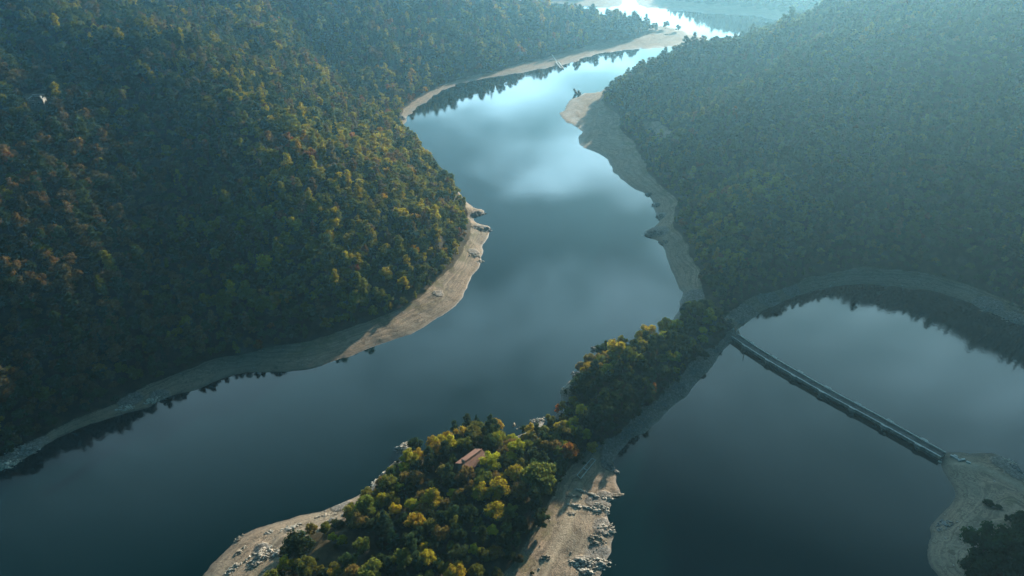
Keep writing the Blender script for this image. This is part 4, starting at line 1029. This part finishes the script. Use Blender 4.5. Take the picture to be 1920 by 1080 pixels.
OUT = [
 (490,1040,5.0,3.0,60,'large heap of white rocks on the lower left sand',WH,1.2,.6),
 (523,1038,2.2,1.5,18,'small white rock group right of the large white heap',WH,1.0,.6),
 (447,1010,2.0,1.0,12,'rock knob at the left tip of the lower sand bank',SD,1.0,.8),
 (452,1033,2.6,.9,12,'narrow rock ledge on the sand left of the white heap',SD,.8,.9),
 (437,1068,3.2,1.2,18,'dark and white ledge at the bottom left sand edge',WH,.9,.9),
 (478,1058,3.0,.7,10,'low rock line below the large white heap',SD,.7,.5),
 (506,998,1.6,.9,9,'little white rock cluster on the sand above the white heap',WH,.9,.4),
 (545,990,4.5,1.0,22,'long flat pale slabs on the left sand bank',WH,.5,.5),
 (610,967,3.2,1.0,14,'flat pale slabs farther right along the left sand bank',SD,.6,.5),
 (653,963,2.2,1.0,11,'grey rocks at the wood edge on the left sand bank',GR,.9,.5),
 (622,978,2.0,1.0,10,'grey rocks beside the small dark bush edge',GR,.9,.5),
 (764,836,5.0,2.6,46,'white jagged rocks on the stony point in the water',WH,1.3,.6),
 (742,843,2.2,1.3,12,'low wet rock just left of the stony point',GR,.8,.5),
 (760,852,2.6,1.5,18,'pale rocks at the foot of the stony point',WH,1.0,1.0),
 (738,873,2.8,1.3,18,'whitish rocks down the shore from the stony point',SD,1.0,1.0),
 (720,889,2.4,1.2,14,'pale stone cluster jutting into the water mid left shore',WH,1.0,.9),
 (702,906,3.0,1.2,18,'broken white rocks along the wood shore',WH,.9,.9),
 (1006,789,4.0,2.0,30,'white rocks showing behind the saddle trees',WH,1.3,.3),
 (980,803,2.6,1.5,16,'pale rocks under the trees behind the chapel',SD,1.2,.3),
 (965,797,1.5,1.0,7,'reddish pale rock between trees behind the chapel',SD,1.5,.3),
 (1066,735,2.6,5.5,40,'grey cliff face at the left foot of the crag',WH,2.2,.4),
 (1082,705,2.4,4.5,30,'shaded cliff rocks below the crag top',GR,2.2,.4),
 (1119,655,4.2,2.6,34,'dark rock bluff on the water side of the ridge',GR,2.2,.5),
 (1118,745,3.4,1.3,16,'small pale rock step inside the ridge wood',GR,1.0,.3),
 (1160,930,3.0,.8,14,'pale ledge along the pointed sand spit',SD,.7,.2),
 (1141,937,2.4,1.2,16,'pale rocks in the notch below the pointed spit',WH,1.0,.2),
 (1130,952,3.2,1.2,22,'pale rocky rib below the notch',WH,.9,-.3),
 (1093,922,3.2,.35,14,'thin curved pale ledge at the top of the sunlit sand',WH,.8,-.2),
 (1113,930,2.6,.35,10,'second thin pale ledge right of the curved one',WH,.8,-.3),
 (1078,932,3.0,.3,10,'thin straight ledge near the wood on the sunlit sand',SD,.7,0),
 (1085,950,4.5,.5,18,'long pale rock rib across the sunlit sand',WH,.7,-.1),
 (1073,964,2.2,.5,9,'short pale rock rib left on the sunlit sand',SD,.7,.1),
 (1120,957,4.0,1.0,20,'broad broken rock rib near the right waterline',WH,.8,-.3),
 (1140,993,4.2,2.8,44,'jumbled white boulders on the right side of the flat',WH,1.0,.2),
 (1120,1012,3.2,2.4,22,'scattered pale boulders inland of the jumbled ones',SD,.8,.2),
 (1125,1058,5.2,2.2,52,'white boulder pile at the bottom right of the flat',WH,1.1,.1),
 (1085,1054,3.2,1.6,26,'white boulder pile left of the bottom one',WH,1.0,.1),
 (1098,1072,3.0,1.4,20,'pale boulders at the bottom picture edge',WH,1.0,0),
 (1022,1047,1.7,1.0,12,'lone stone heap in the middle of the lower flat',SD,1.0,.2),
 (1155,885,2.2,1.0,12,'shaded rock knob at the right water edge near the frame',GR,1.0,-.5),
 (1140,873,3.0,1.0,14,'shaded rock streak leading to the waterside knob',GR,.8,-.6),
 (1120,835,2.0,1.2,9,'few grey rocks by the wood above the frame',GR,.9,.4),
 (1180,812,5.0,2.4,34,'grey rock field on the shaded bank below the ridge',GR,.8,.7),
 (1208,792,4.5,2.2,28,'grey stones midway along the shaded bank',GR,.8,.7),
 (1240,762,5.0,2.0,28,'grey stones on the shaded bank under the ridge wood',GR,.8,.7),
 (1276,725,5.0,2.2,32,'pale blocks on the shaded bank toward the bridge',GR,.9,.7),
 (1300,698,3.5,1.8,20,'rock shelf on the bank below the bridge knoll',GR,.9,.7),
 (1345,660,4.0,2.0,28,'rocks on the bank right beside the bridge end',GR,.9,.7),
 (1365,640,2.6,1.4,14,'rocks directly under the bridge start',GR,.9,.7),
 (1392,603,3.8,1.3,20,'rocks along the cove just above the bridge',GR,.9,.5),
 (1367,597,2.6,1.1,14,'pale rocks at the neck above the bridge',WH,.9,-.2),
 (898,403,6.0,2.4,44,'dark rocky finger pointing into the lake, upper one',GR,1.5,.35),
 (912,428,5.0,2.0,34,'dark rocky finger pointing into the lake, lower one',GR,1.2,.1),
 (899,428,5.0,2.4,30,'grey rubble behind the lower rocky finger',SD,.9,.1),
 (888,480,4.0,2.6,30,'pale rock mound on the sunlit left beach',WH,1.1,.4),
 (902,491,2.4,1.2,12,'rocks at the water on the sunlit left beach',WH,.9,.6),
 (868,430,3.0,2.0,14,'stones at the tree foot on the sunlit left beach',SD,.9,.5),
 (836,350,2.6,4.2,22,'pinkish cliff rock on the left hill waterline',SD,2.6,0),
 (825,320,2.6,4.5,22,'dark cliff rock above the pinkish one',GR,2.4,0),
 (753,222,3.5,4.5,24,'dark crag where the left hill meets the far beach',GR,2.0,0),
 (287,752,3.4,1.8,22,'pale rock knob in the shaded left shore bend',WH,1.1,.6),
 (235,765,4.0,1.8,22,'pale stones on the shaded lower left shore',WH,.9,.4),
 (45,848,6.0,2.6,50,'white rubble on the shore at the left picture edge',(.8,.8,.8),1.0,.4),
 (12,872,5.0,2.6,40,'white boulders cut by the left picture edge',WH,1.3,.4),
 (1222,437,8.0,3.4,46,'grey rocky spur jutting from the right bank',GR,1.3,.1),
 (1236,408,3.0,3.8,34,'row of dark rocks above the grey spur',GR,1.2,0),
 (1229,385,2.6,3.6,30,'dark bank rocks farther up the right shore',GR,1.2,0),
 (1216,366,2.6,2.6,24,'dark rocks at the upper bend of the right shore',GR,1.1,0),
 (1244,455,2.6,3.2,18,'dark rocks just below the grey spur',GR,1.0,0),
 (1287,570,5.0,2.0,26,'rocks in the narrow neck of sand',GR,.9,.3),
 (1850,583,7.0,2.6,40,'grey boulders along the right cove beach',GR,1.1,-.4),
 (1900,604,7.0,2.6,40,'grey boulders at the right picture edge of the cove',GR,1.1,-.4),
 (1895,868,3.0,1.5,20,'pale rocks at the upper rim of the corner flat',WH,1.1,-.8),
 (1906,880,2.6,1.3,16,'dark rocks at the outer rim of the corner flat',GR,1.1,-.8),
 (1770,985,4.0,2.2,22,'grey stones on the lower corner shore',GR,.6,.6),
 (1815,995,3.2,1.8,14,'grey stones before the corner trees',GR,.6,.3),
 (1252,65,6.0,2.0,16,'pale stones on the far spit under the trees',WH,1.0,0),
 (1308,75,5.0,2.0,14,'pale stones near the tip of the far spit',WH,1.0,0),
]
for i, (px, py, rx, ry, n_, lab, col, hg, rz) in enumerate(OUT):
    outcrop(px, py, rx, ry, n_, lab, col, hg, rz, seed=i)
# the ruined tower on the far sand point: two leaning masonry slabs
def tower():
    x, y = W(1085, 176, 0); z = max(float(H(x, y)), 0); o = empty('ruined_tower', (x, y, z-.5), R(8)); o.scale = (.65,.65,.5); tag(o, 'broken stone tower stump leaning at the tip of the far sand point', 'ruin')
    r = random.Random(4)
    def slab(name, cx_, cy_, w_, d_, h, tilt, col):
        V = []; n = 8; lv = 6
        for k in range(lv):
            t_ = k/(lv-1); f = 1-.35*t_
            for i in range(n):
                a = i*2*math.pi/n+.39; s = r.uniform(.88, 1.1); V.append((cx_+math.cos(a)*w_*f*s+tilt*t_, cy_+math.sin(a)*d_*f*s, h*t_*(1 if k < lv-1 else r.uniform(.88, 1.08))))
        F = [(k*n+i, k*n+(i+1) % n, (k+1)*n+(i+1) % n, (k+1)*n+i) for k in range(lv-1) for i in range(n)]; F.append(tuple((lv-1)*n+i for i in range(n)))
        q = mesh_obj(name, V, F, M_ROCK, o); q.color = (*col, 1)
    slab('wall', -2.6, 2.6, 2.6, 3.4, 10.5, -4.2, (.55,.57,.58)); slab('wall', 2.4, 0, 2.6, 2.8, 8.0, -3.4, (.75,.75,.74)); slab('footing', .3, -.5, 6, 4.0, 2.6, -1, (.7,.68,.64))
tower()

# strewn stones on the sand: nobody could count them
sx2, sy2 = hexgrid(-260, 270, 120, 640, 1.5, .5)
d2 = DS(sx2, sy2); tt = DT(sx2, sy2); rr = bil(GX, GY, rockm, sx2, sy2); cl2 = fbm(sx2, sy2, 9, 3, 600)
pr = (.015+.12*sstep(.1, .6, cl2)+.4*rr)*(d2 > .4)*(tt < -.3)
kp = rng.random(len(sx2)) < pr; sx2, sy2 = sx2[kp], sy2[kp]; sz2 = H(sx2, sy2)
print('stones', len(sx2))
rb = random.Random(3); kinds = [hull_rock(rb, (1, .8, .55)) for _ in range(6)]; b = MB()
for x, y, z in zip(sx2, sy2, sz2):
    V, F = kinds[rb.randrange(6)]; s = .16+.42*rb.random()**3; M = Matrix.Rotation(rb.uniform(0, 6.28), 3, 'Z'); b.add([(M@p)*s+Vector((x, y, z+.05)) for p in V], F)
o = b.build('strewn_stones', M_ROCK); o.color = (.95,.92,.88,1); tag(o, 'loose pale stones strewn over the dried lake bed', kind='stuff')
